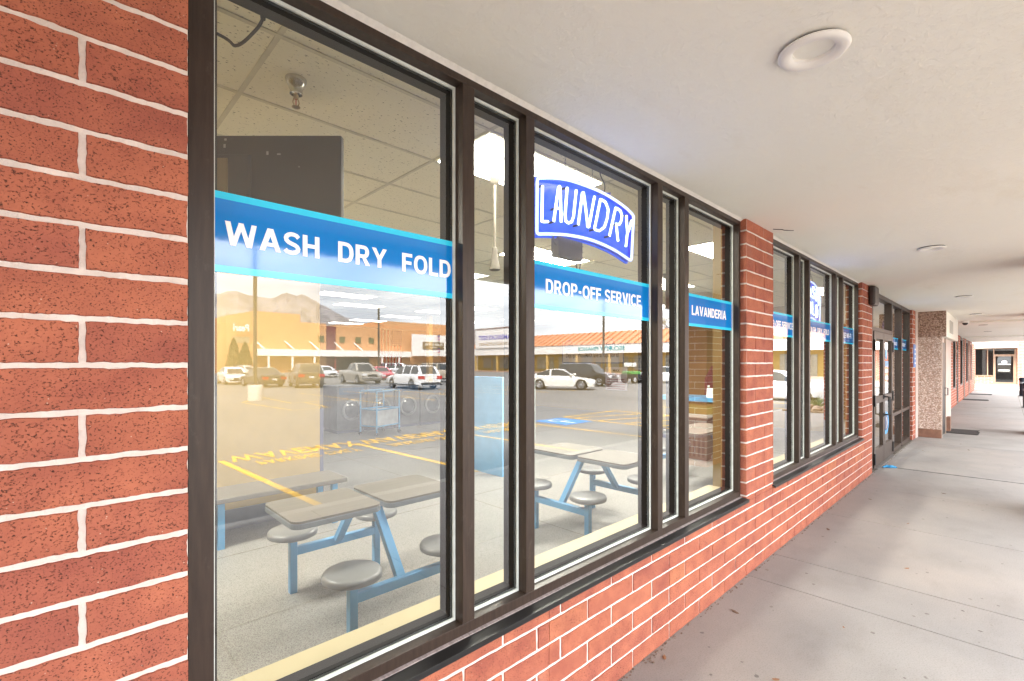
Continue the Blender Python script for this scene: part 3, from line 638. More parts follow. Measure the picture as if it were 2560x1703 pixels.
def neon(label, top, bot, words, y=.125, tube=.0070, ctr=None):
    """top and bot: outline points left to right in (x, z). words: (text, s0, s1, t0, t1) within the outline (s across, t up)"""
    c = ctr or top[0]; t = empty("neon_sign", label, "neon sign", (c[0], y, c[1]))
    def np_(o): o.location = (-c[0], -y, -c[1]); return o
    T = arc([(x, y, z) for x, z in top]); B = arc([(x, y, z) for x, z in bot])
    def at(poly, s):
        f = s * (len(poly) - 1); i = min(int(f), len(poly) - 2); return poly[i].lerp(poly[i + 1], f - i)
    def pt(s, u, dy=0): p = at(B, s).lerp(at(T, s), u); return (p.x, y + dy, p.z)
    rc = .03; outline = []
    N = 40
    outline += [pt(rc + (1 - 2 * rc) * i / N, 1) for i in range(N + 1)] + [pt(1 - rc * .3, .985), pt(1, .94)] + [pt(1, .94 - .88 * i / 12) for i in range(1, 13)] + [pt(1 - rc * .3, .015)]
    outline += [pt(1 - rc - (1 - 2 * rc) * i / N, 0) for i in range(N + 1)] + [pt(rc * .3, .015), pt(0, .06)] + [pt(0, .06 + .88 * i / 12) for i in range(1, 13)] + [pt(rc * .3, .985)]
    np_(MB().tube(outline, tube * 1.1, 10, close=True).build("border_tube", TUBEB, t, smooth=True))
    _cx = sum(p[0] for p in outline) / len(outline); _cz = sum(p[2] for p in outline) / len(outline); bk = [(p[0] + .014 * math.copysign(min(1, abs(p[0] - _cx) * 4), p[0] - _cx), p[2] + .014 * math.copysign(min(1, abs(p[2] - _cz) * 14), p[2] - _cz)) for p in outline]
    np_(MB().prism(bk, 'y', y + .034, y + .044).build("backing_panel", NEONBACK, t))
    side = MB()
    ob = [Vector((p[0], y + .02, p[2])) for p in outline]; n = len(ob); cx = sum(v.x for v in ob) / n; cz = sum(v.z for v in ob) / n
    vs = []
    for v in ob:
        d = Vector((v.x - cx, 0, v.z - cz)).normalized() * .008; vs += [v + d + Vector((0, .026, 0)), v + d - Vector((0, .006, 0))]
    side.add(vs, [(2 * i, 2 * i + 1, (2 * i + 3) % (2 * n), (2 * i + 2) % (2 * n)) for i in range(n)]); np_(side.build("rim", PANELB, t))
    for (txt, s0, s1, t0, t1) in words:
        k = len(txt); wd = (s1 - s0) / k; lt = MB()
        for i, ch in enumerate(txt):
            if ch not in STROKES: continue
            for st in STROKES[ch]:
                pts = []
                for p, q in zip(st, st[1:]):
                    m = 4
                    for j in range(m): pts.append((p[0] + (q[0] - p[0]) * j / m, p[1] + (q[1] - p[1]) * j / m))
                pts.append(st[-1])
                lt.tube([pt(s0 + wd * (i + .13 + .72 * a), t0 + (t1 - t0) * b) for a, b in pts], tube * .95, 8)
        np_(lt.build("letter_tubes", TUBEW, t, smooth=True))
        sh = MB()
        for i, ch in enumerate(txt):
            for st in STROKES.get(ch, []):
                a, b = st[0]; p0 = pt(s0 + wd * (i + .13 + .72 * a), t0 + (t1 - t0) * b); sh.tube([p0, (p0[0], y + .036, p0[2])], tube * .9, 6)
        np_(sh.build("tube_end", DARKW, t))
    wr = MB()
    for s in (.36, .56):
        p = pt(s, 1); z = p[2]; ch = MB()
        while z < IC:
            ch.tube([(p[0] + .004 * math.cos(a), y + .03 + .002, z + .011 + .011 * math.sin(a)) for a in [2 * math.pi * k / 8 for k in range(8)]], .0012, 4, close=True)
            z += .0195
        np_(ch.build("chain", DARKW, t))
    p = pt(.64, 1); wr.tube(arc([(p[0] - .05, y + .03, p[2]), (p[0] + .005, y + .03, p[2] + .02), (p[0] + .02, y + .03, p[2] + .07), (p[0] - .01, y + .04, p[2] + .13), (p[0] + .02, y + .05, p[2] + .19), (p[0] + .02, y + .06, IC)]), .003, 6)
    np_(wr.build("cord", DARKW, t))
    q = pt(.44, 0); tr = MB(); tr.box(q[0] - .10, q[0] + .10, y + .02, y + .07, q[2] - .115, q[2] - .015)
    for i in range(9): tr.box(q[0] - .09 + i * .02, q[0] - .082 + i * .02, y + .018, y + .019, q[2] - .11, q[2] - .02)
    for i in range(3): tr.box(q[0] - .102, q[0] + .102, y + .0165, y + .0178, q[2] - .10 + i * .03, q[2] - .095 + i * .03)
    tr.tube([(q[0] + .06, y + .04, q[2] - .115), (q[0] + .09, y + .04, q[2] - .19), (q[0] + .11, y + .04, q[2] - .12), (q[0] + .10, y + .04, q[2] - .01)], .004, 6)
    tr.tube([(q[0] + .02 + .035 * math.cos(a), y + .04 + .01 * math.sin(2 * a), q[2] - .20 + .012 * math.sin(a)) for a in [k * .7 for k in range(10)]], .006, 6)
    tr.tube([(q[0] - .13, y + .03, q[2] + .0), (q[0] - .13, y + .03, q[2] - .05), (q[0] - .10, y + .04, q[2] - .055)], .005, 6)
    np_(tr.build("transformer", mat("transformer_grey", (.10, .10, .13), .5), t))
    for s, u in ((1, .67), (1, .12)): p = pt(s, u); tb = MB(); np_(tb.box(p[0], p[0] + .035, y + .015, y + .022, p[2] - .006, p[2] + .006).build("bracket", PANELB, t))
    for s in (.4, .62): p = pt(s, 1); np_(MB().bar((p[0] - .01, y + .02, p[2] + .004), (p[0] + .055, y + .0, p[2] + .016), .008).build("bracket", PANELB, t))
    return t
neon("lit blue arched neon sign reading LAUNDRY hung behind the glass", [(1.705, 2.580), (1.842, 2.617), (1.994, 2.638), (2.243, 2.642), (2.46, 2.615), (2.571, 2.580)],
     [(1.702, 2.306), (1.823, 2.328), (1.953, 2.346), (2.151, 2.355), (2.365, 2.336), (2.545, 2.297)], [("LAUNDRY", .05, .97, .22, .86)])
neon("lit blue neon sign with two white lines of lettering behind the second group of panes", [(6.05, 2.50), (6.2, 2.58), (6.40, 2.62), (6.62, 2.58), (6.78, 2.47)],
     [(6.05, 2.13), (6.2, 2.18), (6.42, 2.20), (6.60, 2.17), (6.74, 2.12)], [("WASH", .10, .90, .58, .90), ("FOLD", .14, .86, .12, .46)])
neon("lit blue neon sign behind the entrance sidelight", [(11.30, 2.44), (11.5, 2.47), (11.75, 2.47), (11.95, 2.44)], [(11.30, 2.20), (11.5, 2.23), (11.75, 2.23), (11.95, 2.20)], [("OPEN", .08, .92, .2, .82)])

# ------------------------------------------------------------------ laundry interior
def terrazzo():
    m = bpy.data.materials.new("speckled_floor"); m.use_nodes = True; nt = m.node_tree; p = nt.nodes['Principled BSDF']; o = objco(nt)
    a = ramp(nt, noise(nt, o, 150, 3, .6), [(.36, (.075, .073, .070)), (.47, (.205, .20, .19)), (.62, (.265, .258, .245))])
    a = mixc(nt, .6, a, ramp(nt, noise(nt, o, .9, 4), [(.3, (.72, .74, .75)), (.7, (1.05, 1.0, .95))]), 'MULTIPLY')
    nt.links.new(a, p.inputs['Base Color']); p.inputs['Roughness'].default_value = .45; return m
YEL = mat("yellow_paint", (.255, .176, .056), .6, vary=.03); CREAMW = mat("warm_white_wall", (.60, .54, .42), .65, vary=.03)
fl = MB().box(-2.0, 13.4, .19, 17, -.05, .002).build("floor", terrazzo()); tag(fl, kind="structure")
fj = MB()
for x in (.62, 3.7, 6.8, 9.9): fj.box(x, x + .006, .2, 17, .001, .0032)
for y in (3.2, 6.4, 9.6): fj.box(-2, 13.4, y, y + .006, .001, .0034)
tag(fj.build("floor_joints", JOINT), kind="structure")
def tile_mat():
    m = bpy.data.materials.new("ceiling_tile"); m.use_nodes = True; nt = m.node_tree; p = nt.nodes['Principled BSDF']; o = objco(nt)
    n1 = noise(nt, mapping(nt, o, (48, 105, 60)), 1.0, 3, .6)
    a = ramp(nt, n1, [(.315, (.14, .125, .09)), (.36, (.90, .855, .70)), (1, (.93, .885, .735))])
    nt.links.new(a, p.inputs['Base Color']); p.inputs['Roughness'].default_value = .9; return m
GX, GY = .706, .728       # one crossing of the ceiling grid
ce = MB(); ce.box(-2, 13.4, .19, 17, IC + .004, IC + .05, 0)
gx = [GX + 1.2192 * k for k in range(-2, 11)]; gy = [GY + .6096 * k for k in range(0, 27)]
for x in gx: ce.box(x - .012, x + .012, .19, 17, IC - .001, IC + .003, 1)
for y in gy: ce.box(-2, 13.4, y - .012, y + .012, IC - .002, IC + .002, 1)
tag(ce.build("ceiling", [tile_mat(), mat("grid_white", (.66, .62, .50), .5)]), kind="structure")
PANEL_L = emit("lit_diffuser", (1.0, .955, .84), 5.0); PANEL_M = emit("mid_lit_diffuser", (1.0, .955, .84), 15.0); PANEL_D = emit("dim_lit_diffuser", (1.0, .96, .87), .95)
lights = [(GX + 1.2192, GY, "by the neon LAUNDRY sign"), (GX + 1.2192 * 4, GY, "above the tables by the fifth pane"), (GX + 1.2192 * 8, GY, "inside near the entrance door"), (-.9, GY + .6096 * 3, "hidden behind the hanging screen"),
          (GX + 1.2192 * 2.85, GY + .6096 * 3, "second row back behind the neon sign"), (GX + 1.2192 * 5.5, GY + .6096 * 3, "second row back toward the counter"), (3.95, GY + .6096 * 6, "third row back beside the yellow wall"), (7.4, GY + .6096 * 6, "third row back in mid room"), (10.7, GY + .6096 * 6, "third row back over the counter"),
          (3.85, 7.93, "fourth row back beside the yellow wall"), (7.35, 7.93, "fourth row back in mid room"), (4.9, 9.45, "fifth row back nearer the yellow wall"), (7.2, 9.4, "fifth row back in mid room"), (10.65, 9.6, "fifth row back over the far counter"),
          (7.2, 11.36, "sixth row back in mid room"), (10.65, 11.4, "sixth row back by the end wall"), (7.1, 13.3, "seventh row back in mid room"), (7.05, 14.9, "last row back by the rear wall")]
for x, y, d in lights:
    t = empty("ceiling_light", "long lit panel in the laundry ceiling, " + d, "ceiling light", (x, y, IC), "lit panels in the laundry ceiling")
    (MB().quad((.03, .03, -.003), (.03, .58, -.003), (1.19, .58, -.003), (1.19, .03, -.003)) if y > 3 else MB().box(.03, 1.19, .03, .58, -.012, -.003)).build("diffuser", PANEL_L if y < 1.5 else PANEL_M if y < 3 else PANEL_D, t, fix=False)
    b = MB(); b.box(0, 1.2192, 0, .03, -.006, .002); b.box(0, 1.2192, .58, .6096, -.006, .002); b.box(0, .03, .03, .58, -.006, .002); b.box(1.19, 1.2192, .03, .58, -.006, .002)
    b.build("frame", mat("grid_white", (.66, .62, .5)), t)
def wallobj(name, lb, m, *bx):
    b = MB(); b.box(*bx); return tag(b.build(name, m), lb, "wall")
yw = wallobj("yellow_wall", "plain yellow partition wall behind the bench and first table", YEL, -2.0, 2.18, 3.95, 4.12, 0, IC)
NAVY = mat("navy_base", (.045, .05, .10), .5, vary=.1)
MB().box(-1.99, 2.17, 3.93, 3.949, .0, .20).build("baseboard", mat("slate_base", (.14, .14, .16), .5, vary=.1), yw); MB().box(2.181, 2.225, 3.96, 4.11, 0, 1.15).build("end_trim", NAVY, yw)
wallobj("left_wall", "yellow side wall at the hidden end of the laundry", YEL, -2.15, -2.0, .19, 17, 0, IC)
wallobj("rear_wall", "warm white rear wall deep inside the laundry", CREAMW, -2, 13.4, 17, 17.15, 0, IC)
ew = wallobj("end_wall", "yellow end wall behind the service counter with banners on it", YEL, 13.4, 13.55, .19, 17, 0, IC)
b = MB(); b.box(-2, UX[0] + .02, .191, .21, 0, IC); b.box(UX[0] + UW - .012, UX[1] + .02, .06, .215, 0, IC); b.box(UX[1] + UW - .012, 8.95, .06, .215, 0, IC)
for X in UX: b.box(X + .02, X + UW - .012, .171, .20, 0, .60); b.box(X + .02, X + UW - .012, .13, .20, CEIL, IC)
b.box(8.95, 13.4, .13, .2, CEIL, IC)
tag(b.build("inner_front_wall", YEL), "yellow painted inner face of the shop front wall", "wall")
# pillars inside (the wood coloured one stands in the light of the room)
o = MB().box(8.13, 8.27, 10.6, 10.74, 0, IC).build("pillar", mat("tan_pillar", (.52, .34, .13), .6)); tag(o, "thin tan pillar standing in mid laundry room", "pillar")
# tables: each a welded frame carrying a top and four round stools
TABLET = mat("table_laminate", (.095, .083, .064), .6, vary=.08, nscale=6, stretch=(1, 14, 1)); TEDGE = mat("table_edge", (.10, .12, .13), .45); FBLUE = mat("frame_blue", (.075, .26, .48), .35, vary=.05); STOOL = mat("stool_grey", (.125, .128, .127), .4, vary=.04)
def rrect(cx, cy, w, d, r, n=6):
    o = []
    for sx, sy, a0 in ((1, 1, 0), (-1, 1, 90), (-1, -1, 180), (1, -1, 270)):
        for k in range(n + 1):
            a = R(a0 + 90 * k / n); o.append((cx + sx * (w / 2 - r) + r * math.cos(a), cy + sy * (d / 2 - r) + r * math.sin(a)))
    return o
def table_unit(x, y, rz, lb):
    t = empty("cafe_table", lb, "table", (x, y, .002), "cafe tables with fixed stools", rz)
    for cx in (-.305, .305):
        tp = MB().prism(rrect(cx, 0, .57, .56, .06), 'z', .735, .748).build("tabletop", TABLET, t)
        MB().prism(rrect(cx, 0, .575, .565, .062), 'z', .700, .7345).build("edge", TEDGE, tp, bevel=.006)
    fr_ = MB()
    for sy in (-.48, .48):
        fr_.bar((-.33, sy, .30), (.33, sy, .30), .045, .06)
        fr_.bar((0, sy * .96, .31), (0, sy * .30, .70), .06, .045)
    fr_.bar((-.45, 0, .68), (.45, 0, .68), .05, .04); fr_.bar((0, -.16, .679), (0, .16, .679), .05, .04)
    fr_.build("frame", FBLUE, t, bevel=.004)
    for sx in (-.33, .33):
        for sy in (-.48, .48):
            MB().bar((sx, sy, 0), (sx, sy, .42), .05).build("leg", FBLUE, t, bevel=.004)
            s = MB().lathe((sx, sy, 0), [(.0004, .415), (.15, .415), (.168, .424), (.170, .445), (.162, .460), (.150, .465), (.0004, .466)], 40).build("stool_seat", STOOL, t, smooth=True)
table_unit(1.585, 1.66, 0, "grey topped cafe table with blue frame behind the first pane")
table_unit(4.00, 1.52, R(90), "grey topped cafe table with blue frame behind the DROP-OFF SERVICE pane")
table_unit(6.6, 1.55, 0, "grey topped cafe table with blue frame behind the second window group")
t = empty("bench", "long grey topped bench with blue legs against the yellow wall", "bench", (.9, 3.62, .002))
MB().box(-2.2, 1.34, -.25, .24, .415, .46).build("bench_top", TABLET, t, bevel=.006)
for x in (-1.9, -.85, .18, 1.22):
    for y in (-.19, .19): MB().bar((x, y, 0), (x, y, .414), .055).build("leg", FBLUE, t)
b = MB()
for x, y in ((-.42, -.1), (.0, .16)): b.box(x, x + .10, y, y + .06, .4605, .4625)
b.build("sticker", DECW, t)
# hanging screen seen from behind, in front of the first pane's corner
sc_c = Vector((.72, 1.58, 2.62)); t = empty("television", "large dark television seen from behind hanging from the ceiling", "television", sc_c, rz=R(-43.9))
TVM = mat("tv_back", (.045, .041, .034), .75, vary=.15, nscale=3, bump=.2, bscale=200)
b = MB(); b.box(-.64, .64, -.03, .012, -.33, .33); b.build("case", TVM, t, bevel=.006)
b = MB(); b.box(-.60, .14, -.055, -.0305, -.33, .22); b.build("rear_cover", mat("tv_cover", (.040, .036, .030), .55, vary=.1), t, bevel=.012)
b = MB(); b.box(-.20, .02, -.062, -.0555, -.30, .19); b.build("connector_plate", mat("tv_plate", (.20, .155, .075), .5, vary=.08), t)
b = MB(); b.lathe((-.065, -.062, .175), [(.0005, -.012), (.012, -.010), (.016, 0)], 14, axis='y'); b.build("bolt", mat("chrome", (.7, .7, .7), .15, metal=1), t, smooth=True)
b = MB(); b.box(-.42, -.10, -.075, -.0625, -.30, .03); b.tube([(-.25, -.05, .2), (-.25, -.02, .49)], .025, 10); b.build("mount", BLACKMETAL, t)
b = MB()
for (x, z, w_, h_) in ((-.02, .26, .012, .02), (.22, .22, .012, .02), (.28, .22, .02, .008), (-.015, .30, .012, .012), (.4, .15, .006, .006)): b.box(x, x + w_, -.0315, -.0302, z, z + h_)
b.build("scuff", mat("scuff", (.3, .29, .27), .6), t)
# sprinkler, outlet with plug, two fans
t = empty("sprinkler", "chrome fire sprinkler hanging from the ceiling inside the first pane", "sprinkler", (.877, 1.008, IC))
CHROME = mat("chrome", (.7, .7, .7), .15, metal=1)
MB().lathe((0, 0, 0), [(.050, .002), (.050, -.006), (.040, -.03), (.030, -.055), (.030, -.075), (.022, -.08), (.0004, -.08)], 28).build("cup", mat("brushed_steel", (.55, .54, .50), .22, metal=1), t, smooth=True)
b = MB(); b.lathe((0, 0, -.08), [(.012, 0), (.012, -.018), (.0005, -.019)], 16); b.tube([(-.010, 0, -.098), (-.015, 0, -.115), (-.010, 0, -.132), (0, 0, -.137)], .003, 8); b.tube([(.010, 0, -.098), (.015, 0, -.115), (.010, 0, -.132), (0, 0, -.137)], .003, 8); b.lathe((0, 0, -.137), [(.0005, 0), (.020, -.001), (.020, -.003), (.0005, -.004)], 18)
b.build("deflector", mat("brass", (.55, .42, .25), .3, metal=1), t, smooth=True)
MB().tube([(0, 0, -.098), (0, 0, -.134)], .0022, 8).build("glass_bulb", mat("red_bulb", (.55, .04, .03), .1), t)
t = empty("ceiling_outlet", "white electrical outlet plate set in the ceiling with a black plug", "outlet", (.62, .55, IC))
b = MB(); b.box(-.11, .13, -.065, .065, -.009, .0); b.build("plate", mat("cream_plastic", (.68, .63, .48), .4), t, bevel=.003)
MB().lathe((.055, 0, -.0092), [(.026, .001), (.026, -.002), (.022, -.003), (.0005, -.003)], 20).build("socket", mat("cream_plastic", (.68, .63, .48)), t, smooth=True)
b = MB(); b.lathe((-.03, 0, -.009), [(.018, 0), (.02, -.022), (.012, -.04), (.009, -.07)], 14); b.tube(arc([(-.03, 0, -.075), (-.05, .02, -.12), (-.10, .09, -.17), (-.16, .10, -.15), (-.45, .16, -.10), (-.9, .3, -.12)]), .006, 8); b.build("plug_cord", BLACKMETAL, t, smooth=True)
for x, y, lb in ((2.423, 1.24, "slim pewter pendant rod with a small bell seen through the narrow second pane"), (7.085, 2.342, "slim pewter pendant rod with a small bell seen through the narrow fourth pane")):
    t = empty("pendant", lb, "pendant", (x, y, IC), "pendants in the laundry")
    FANM = mat("pewter", (.13, .115, .09), .6, spec=.3)
    MB().lathe((0, 0, 0), [(.046, 0), (.050, -.008), (.047, -.016), (.034, -.050), (.018, -.066), (.012, -.07)], 24).build("canopy_cup", FANM, t, smooth=True)
    MB().lathe((0, 0, 0), [(.0105, -.06), (.0105, -.56)], 12).build("rod", FANM, t, smooth=True)
    MB().lathe((0, 0, 0), [(.012, -.545), (.020, -.55), (.022, -.60), (.030, -.66), (.040, -.70), (.042, -.715), (.034, -.72), (.0005, -.721)], 24).build("bell", FANM, t, smooth=True)
# counter, blue partition, grey cabinet, washers, cart
pt_ = MB().box(4.72, 4.80, 3.65, 4.6, 0, 1.46).build("blue_partition", mat("panel_blue", (.14, .36, .60), .4, vary=.04)); tag(pt_, "tall light blue partition end behind the narrow second pane", "partition")
t = empty("steel_cabinet", "tall pale grey metal cabinet behind the DROP-OFF SERVICE pane", "cabinet", (6.6, 5.6, 0))
GREYM = mat("pale_grey_metal", (.38, .42, .40), .35, metal=.1, vary=.04)
MB().box(-.9, .9, 0, .7, 0, 1.30).build("body", GREYM, t, bevel=.01)
for x in (-.86, .02): MB().box(x, x + .84, -.012, -.001, .06, 1.24).build("door", GREYM, t, bevel=.003)
t = empty("service_counter", "yellow service counter with blue top edge and black base by the end wall", "counter", (9.75, 3.8, 0))
MB().box(0, .6, -1.9, .1, .24, .86).build("front", mat("counter_yellow", (.17, .125, .022), .5, vary=.04), t); MB().box(.03, .6, -1.9, .1, 0, .239).build("plinth", NAVY, t); b = MB(); b.box(-.06, .66, -1.95, .15, .861, .95); b.build("countertop", mat("counter_blue", (.035, .22, .40), .35), t, bevel=.008)
for x, y, lb in ((9.78, 2.62, "small white card frame on the blue counter edge"), (9.78, 2.30, "second small white card frame nearer the window on the blue counter")):
    t = empty("card_frame", lb, "card", (x, y, .951), rz=0)
    b = MB(); b.prism([(0, 0), (.02, 0), (.07, .19), (.05, .19)], 'y', 0, .26); b.build("board", WHITE, t)
    MB().quad((-.0015 + .01, .04, .035), (-.0015 + .01, .22, .035), (.0325, .22, .15), (.0325, .04, .15)).build("print", mat("card_print", (.45, .44, .42), .5), t, fix=False)
t = empty("soap_bottle", "green spray bottle standing on the blue counter", "bottle", (9.86, 2.86, .951))
MB().lathe((0, 0, 0), [(.0005, 0), (.04, 0), (.042, .01), (.042, .13), (.03, .17), (.015, .19), (.015, .21), (.0005, .21)], 18).build("body", mat("bottle_green", (.08, .30, .10), .2), t, smooth=True)
b = MB(); b.box(-.045, .02, -.012, .012, .21, .245); b.build("trigger", WHITE, t, bevel=.004)
t = empty("waste_bin", "ribbed grey bin standing on the floor in front of the yellow counter", "bin", (7.95, 2.05, .002))
BINM = mat("bin_grey", (.115, .11, .095), .5); MB().box(0, .45, 0, .75, 0, .70).build("body", BINM, t, bevel=.015)
b = MB()
for i in range(9): b.box(-.012, -.0005, .04 + i * .08, .08 + i * .08, .06, .60)
b.build("rib", mat("bin_dark", (.06, .058, .05), .5), t); MB().box(-.02, .47, -.02, .77, .701, .74).build("lid", BINM, t, bevel=.01)
t = empty("garment_rack", "thin metal garment rack holding a maroon garment bag by the end wall", "garment rack", (10.9, 3.2, 0))
b = MB(); b.tube([(0, -.6, 0), (0, -.6, 1.72), (0, .7, 1.72), (0, .7, 0)], .012, 8); b.bar((-.25, -.6, .03), (.25, -.6, .03), .03); b.bar((-.25, .7, .03), (.25, .7, .03), .03); b.build("rail", DARKW, t)
o = MB(); o.prism([(-.30, .45), (.20, .45), (.20, 1.30), (.06, 1.58), (-.05, 1.64), (-.16, 1.58), (-.30, 1.30)], 'x', -.06, .06); o = o.build("garment_bag", mat("maroon_cloth", (.13, .04, .035), .9, vary=.3, nscale=30), bevel=.03); o.location = (10.9, 3.2, 0)
tag(o, "maroon garment bag hanging from the thin metal rack", "garment bag")
b = MB(); b.tube([(0, -.05, 1.64), (0, -.05, 1.70), (0, -.03, 1.735), (0, -.05, 1.74)], .004, 6); b.build("hook", CHROME, o)
STEEL = mat("washer_steel", (.085, .09, .10), .4, metal=.3); n0 = 0
for i in range(4):
    t = empty("washing_machine", ["steel washing machine leftmost of the row deep inside", "steel washing machine second from the left deep inside", "steel washing machine third from the left deep inside", "steel washing machine rightmost of the row deep inside"][i], "washing machine", (4.75 + i * .76, 9.35, 0), "washing machines in a row deep inside")
    MB().box(0, .72, 0, .8, .08, 1.12).build("cabinet", STEEL, t, bevel=.012); MB().box(.02, .70, .03, .78, 0, .079).build("base", NAVY, t)
    d = MB().lathe((.36, 0, .55), [(.25, -.001), (.25, -.05), (.20, -.06), (.19, -.03)], 28, axis='y').build("door_ring", mat("ring_grey", (.16, .165, .17), .4, metal=.3), t, smooth=True)
    MB().lathe((.36, 0, .55), [(.19, -.03), (.12, -.055), (.0005, -.065)], 24, axis='y').build("door_glass", mat("dark_porthole", (.02, .025, .03), .08), d, smooth=True)
    MB().box(.05, .67, -.012, -.001, .92, 1.08).build("control_panel", mat("panel_navy", (.03, .07, .14), .3), t)
t = empty("laundry_cart", "blue tube framed laundry cart standing in front of the washing machines", "cart", (5.25, 8.4, 0), rz=R(18))
b = MB(); P4 = [(0, 0), (.75, 0), (.75, .5), (0, .5)]
for x, y in P4: b.tube([(x, y, .08), (x, y, 1.02)], .02, 8)
for z in (.22, .60, 1.02):
    for p, q in zip(P4, P4[1:] + P4[:1]): b.tube([(*p, z), (*q, z)], .018, 8)
b.build("frame", FBLUE, t)
MB().box(.02, .73, .02, .48, .23, .58).build("basket", mat("grey_basket", (.34, .36, .40), .5), t)
for x, y in P4: b = MB(); b.lathe((x, y, .04), [(.0005, -.02), (.038, -.02), (.038, .02), (.0005, .02)], 14, axis='y'); b.build("wheel", RUBBER, t)
# banner and posters on the end wall
bn = empty("wall_banner", "long pale banner with Spanish words on the yellow end wall", "banner", (13.39, 8.5, 2.0))
BANM = mat("banner_cloth", (.50, .42, .40), .6, vary=.04); b = MB(); b.box(-.012, 0, -1.3, 1.3, -.36, .42, 0); b.build("cloth", BANM, bn)
b = MB(); b.box(-.016, -.0125, -1.3, 1.3, -.36, -.32); b.box(-.016, -.0125, -1.3, -1.27, -.32, .42); b.box(-.016, -.0125, 1.27, 1.3, -.32, .42); b.build("border", NAVY, bn)
INK = mat("banner_ink", (.03, .03, .045), .5); F = lambda u, v: (-.0165, 1.12 - u, -.20 + v)
lettering("lettering", "Deja que WaveMAX lave la ropa por ti!", INK, bn, F, w=2.24, h=.20, bold=.012)
b = MB()
for yy in (1.0, -.75):
    b.add([(-.0165, yy + .20 * math.cos(a), .30 + .20 * math.sin(a)) for a in [2 * math.pi * k / 28 for k in range(28)]], [tuple(range(28))], 0)
    b.add([(-.0175, yy + .15 * math.cos(a), .32 + .10 * math.sin(a)) for a in [math.pi * k / 14 for k in range(15)]], [tuple(range(15))], 1)
b.build("round_emblem", [mat("emblem_navy", (.04, .10, .22), .4), mat("emblem_teal", (.03, .35, .42), .4)], bn, fix=False)
ps = empty("wall_poster", "pale framed poster below the Spanish banner on the yellow end wall", "poster", (13.39, 7.5, 1.12))
b = MB(); b.box(-.012, 0, -.42, .42, -.36, .40); b.build("sheet", mat("poster_pink", (.52, .40, .37), .5, vary=.06), ps); b = MB()
for z in (-.26, -.18, -.1, -.02): b.box(-.015, -.0125, -.34, .34, z, z + .025)
b.box(-.015, -.0125, -.34, .34, -.33, -.30); b.build("print", mat("poster_ink", (.30, .10, .09), .5), ps)
lettering("lettering", "MAX", INK, ps, lambda u, v: (-.0165, .12 - u, .24 + v), h=.09, bold=.02)
# flag on the rear wall
fg = empty("wall_flag", "American flag hung upright on the rear wall deep inside", "flag", (10.5, 16.98, 2.38))
FR = mat("flag_red", (.45, .02, .03), .8, vary=.1); FW = mat("flag_white", (.85, .76, .70), .8, vary=.08); FB = mat("flag_blue", (.05, .05, .13), .8, vary=.1)
b = MB()
for i in range(13): b.box(-.5 + i / 13, -.5 + (i + 1) / 13, -.012, -.002, -.85, .68, i % 2)
b.build("stripes", [FR, FW], fg)
b = MB(); b.box(-.04, .5, -.016, -.0125, .02, .68, 0); st = []
for i in range(6):
    for j in range(7):
        cx, cz = .005 + i * .09, .07 + j * .09; p = [(cx + (.026 if k % 2 == 0 else .011) * math.sin(math.pi * k / 5), -.0172, cz + (.026 if k % 2 == 0 else .011) * math.cos(math.pi * k / 5)) for k in range(10)]
        b.add(p, [tuple(range(10))], 1)
b.build("star_field", [FB, FW], fg, fix=False)
# ------------------------------------------------------------------ the car park that the panes mirror
LZ = -.15
def asphalt_mat():
    m = bpy.data.materials.new("asphalt"); m.use_nodes = True; nt = m.node_tree; p = nt.nodes['Principled BSDF']; o = objco(nt)
    a = ramp(nt, noise(nt, mapping(nt, o, (.35, .10, 1)), 1.0, 6, .6), [(.3, (.135, .130, .126)), (.7, (.195, .19, .183))])
    a = mixc(nt, .5, a, ramp(nt, noise(nt, o, 60, 3), [(.3, (.75, .75, .75)), (.7, (1.2, 1.2, 1.2))]), 'MULTIPLY')
    nt.links.new(a, p.inputs['Base Color']); p.inputs['Roughness'].default_value = .75; return m
g = MB(); g.quad((-900, -2600, LZ - .03), (1500, -2600, LZ - .03), (1500, 600, LZ - .03), (-900, 600, LZ - .03)); tag(g.build("ground", mat("dry_ground", (.20, .17, .13), .95, nscale=.02)), kind="structure")
g = MB(); g.quad((-70, -110, LZ), (140, -110, LZ), (140, KY - .1, LZ), (-70, KY - .1, LZ)); tag(g.build("car_park", asphalt_mat()), kind="structure")
PAINT = mat("yellow_road_paint", (.72, .42, .05), .7, vary=.12, nscale=5); PZ = LZ + .004
ln = MB()
def line(p, q, w=.11):
    p, q = Vector((*p, 0)), Vector((*q, 0)); d = (q - p).normalized(); n = Vector((-d.y, d.x, 0)) * w / 2
    ln.quad(*[(v.x, v.y, PZ) for v in (p - n, q - n, q + n, p + n)])
for i, x in enumerate((-3.1, -.35, 2.35, 5.02, 7.70, 10.35)): line((x + .12 if i else x, -4.07), (x - .12, -8.55))
line((12.25, -4.07), (12.25, -8.7)); line((15.3, -4.07), (15.3, -8.7)); line((12.25, -8.7), (15.3, -8.7))
for k in range(5): line((12.25, -8.3 + k * .95), (15.3, -9.0 + (k + 1) * 1.0 + .6))
for x in (18.0, 20.7, 23.4, 26.1, 28.8, 31.5): line((x, -4.07), (x, -8.6))
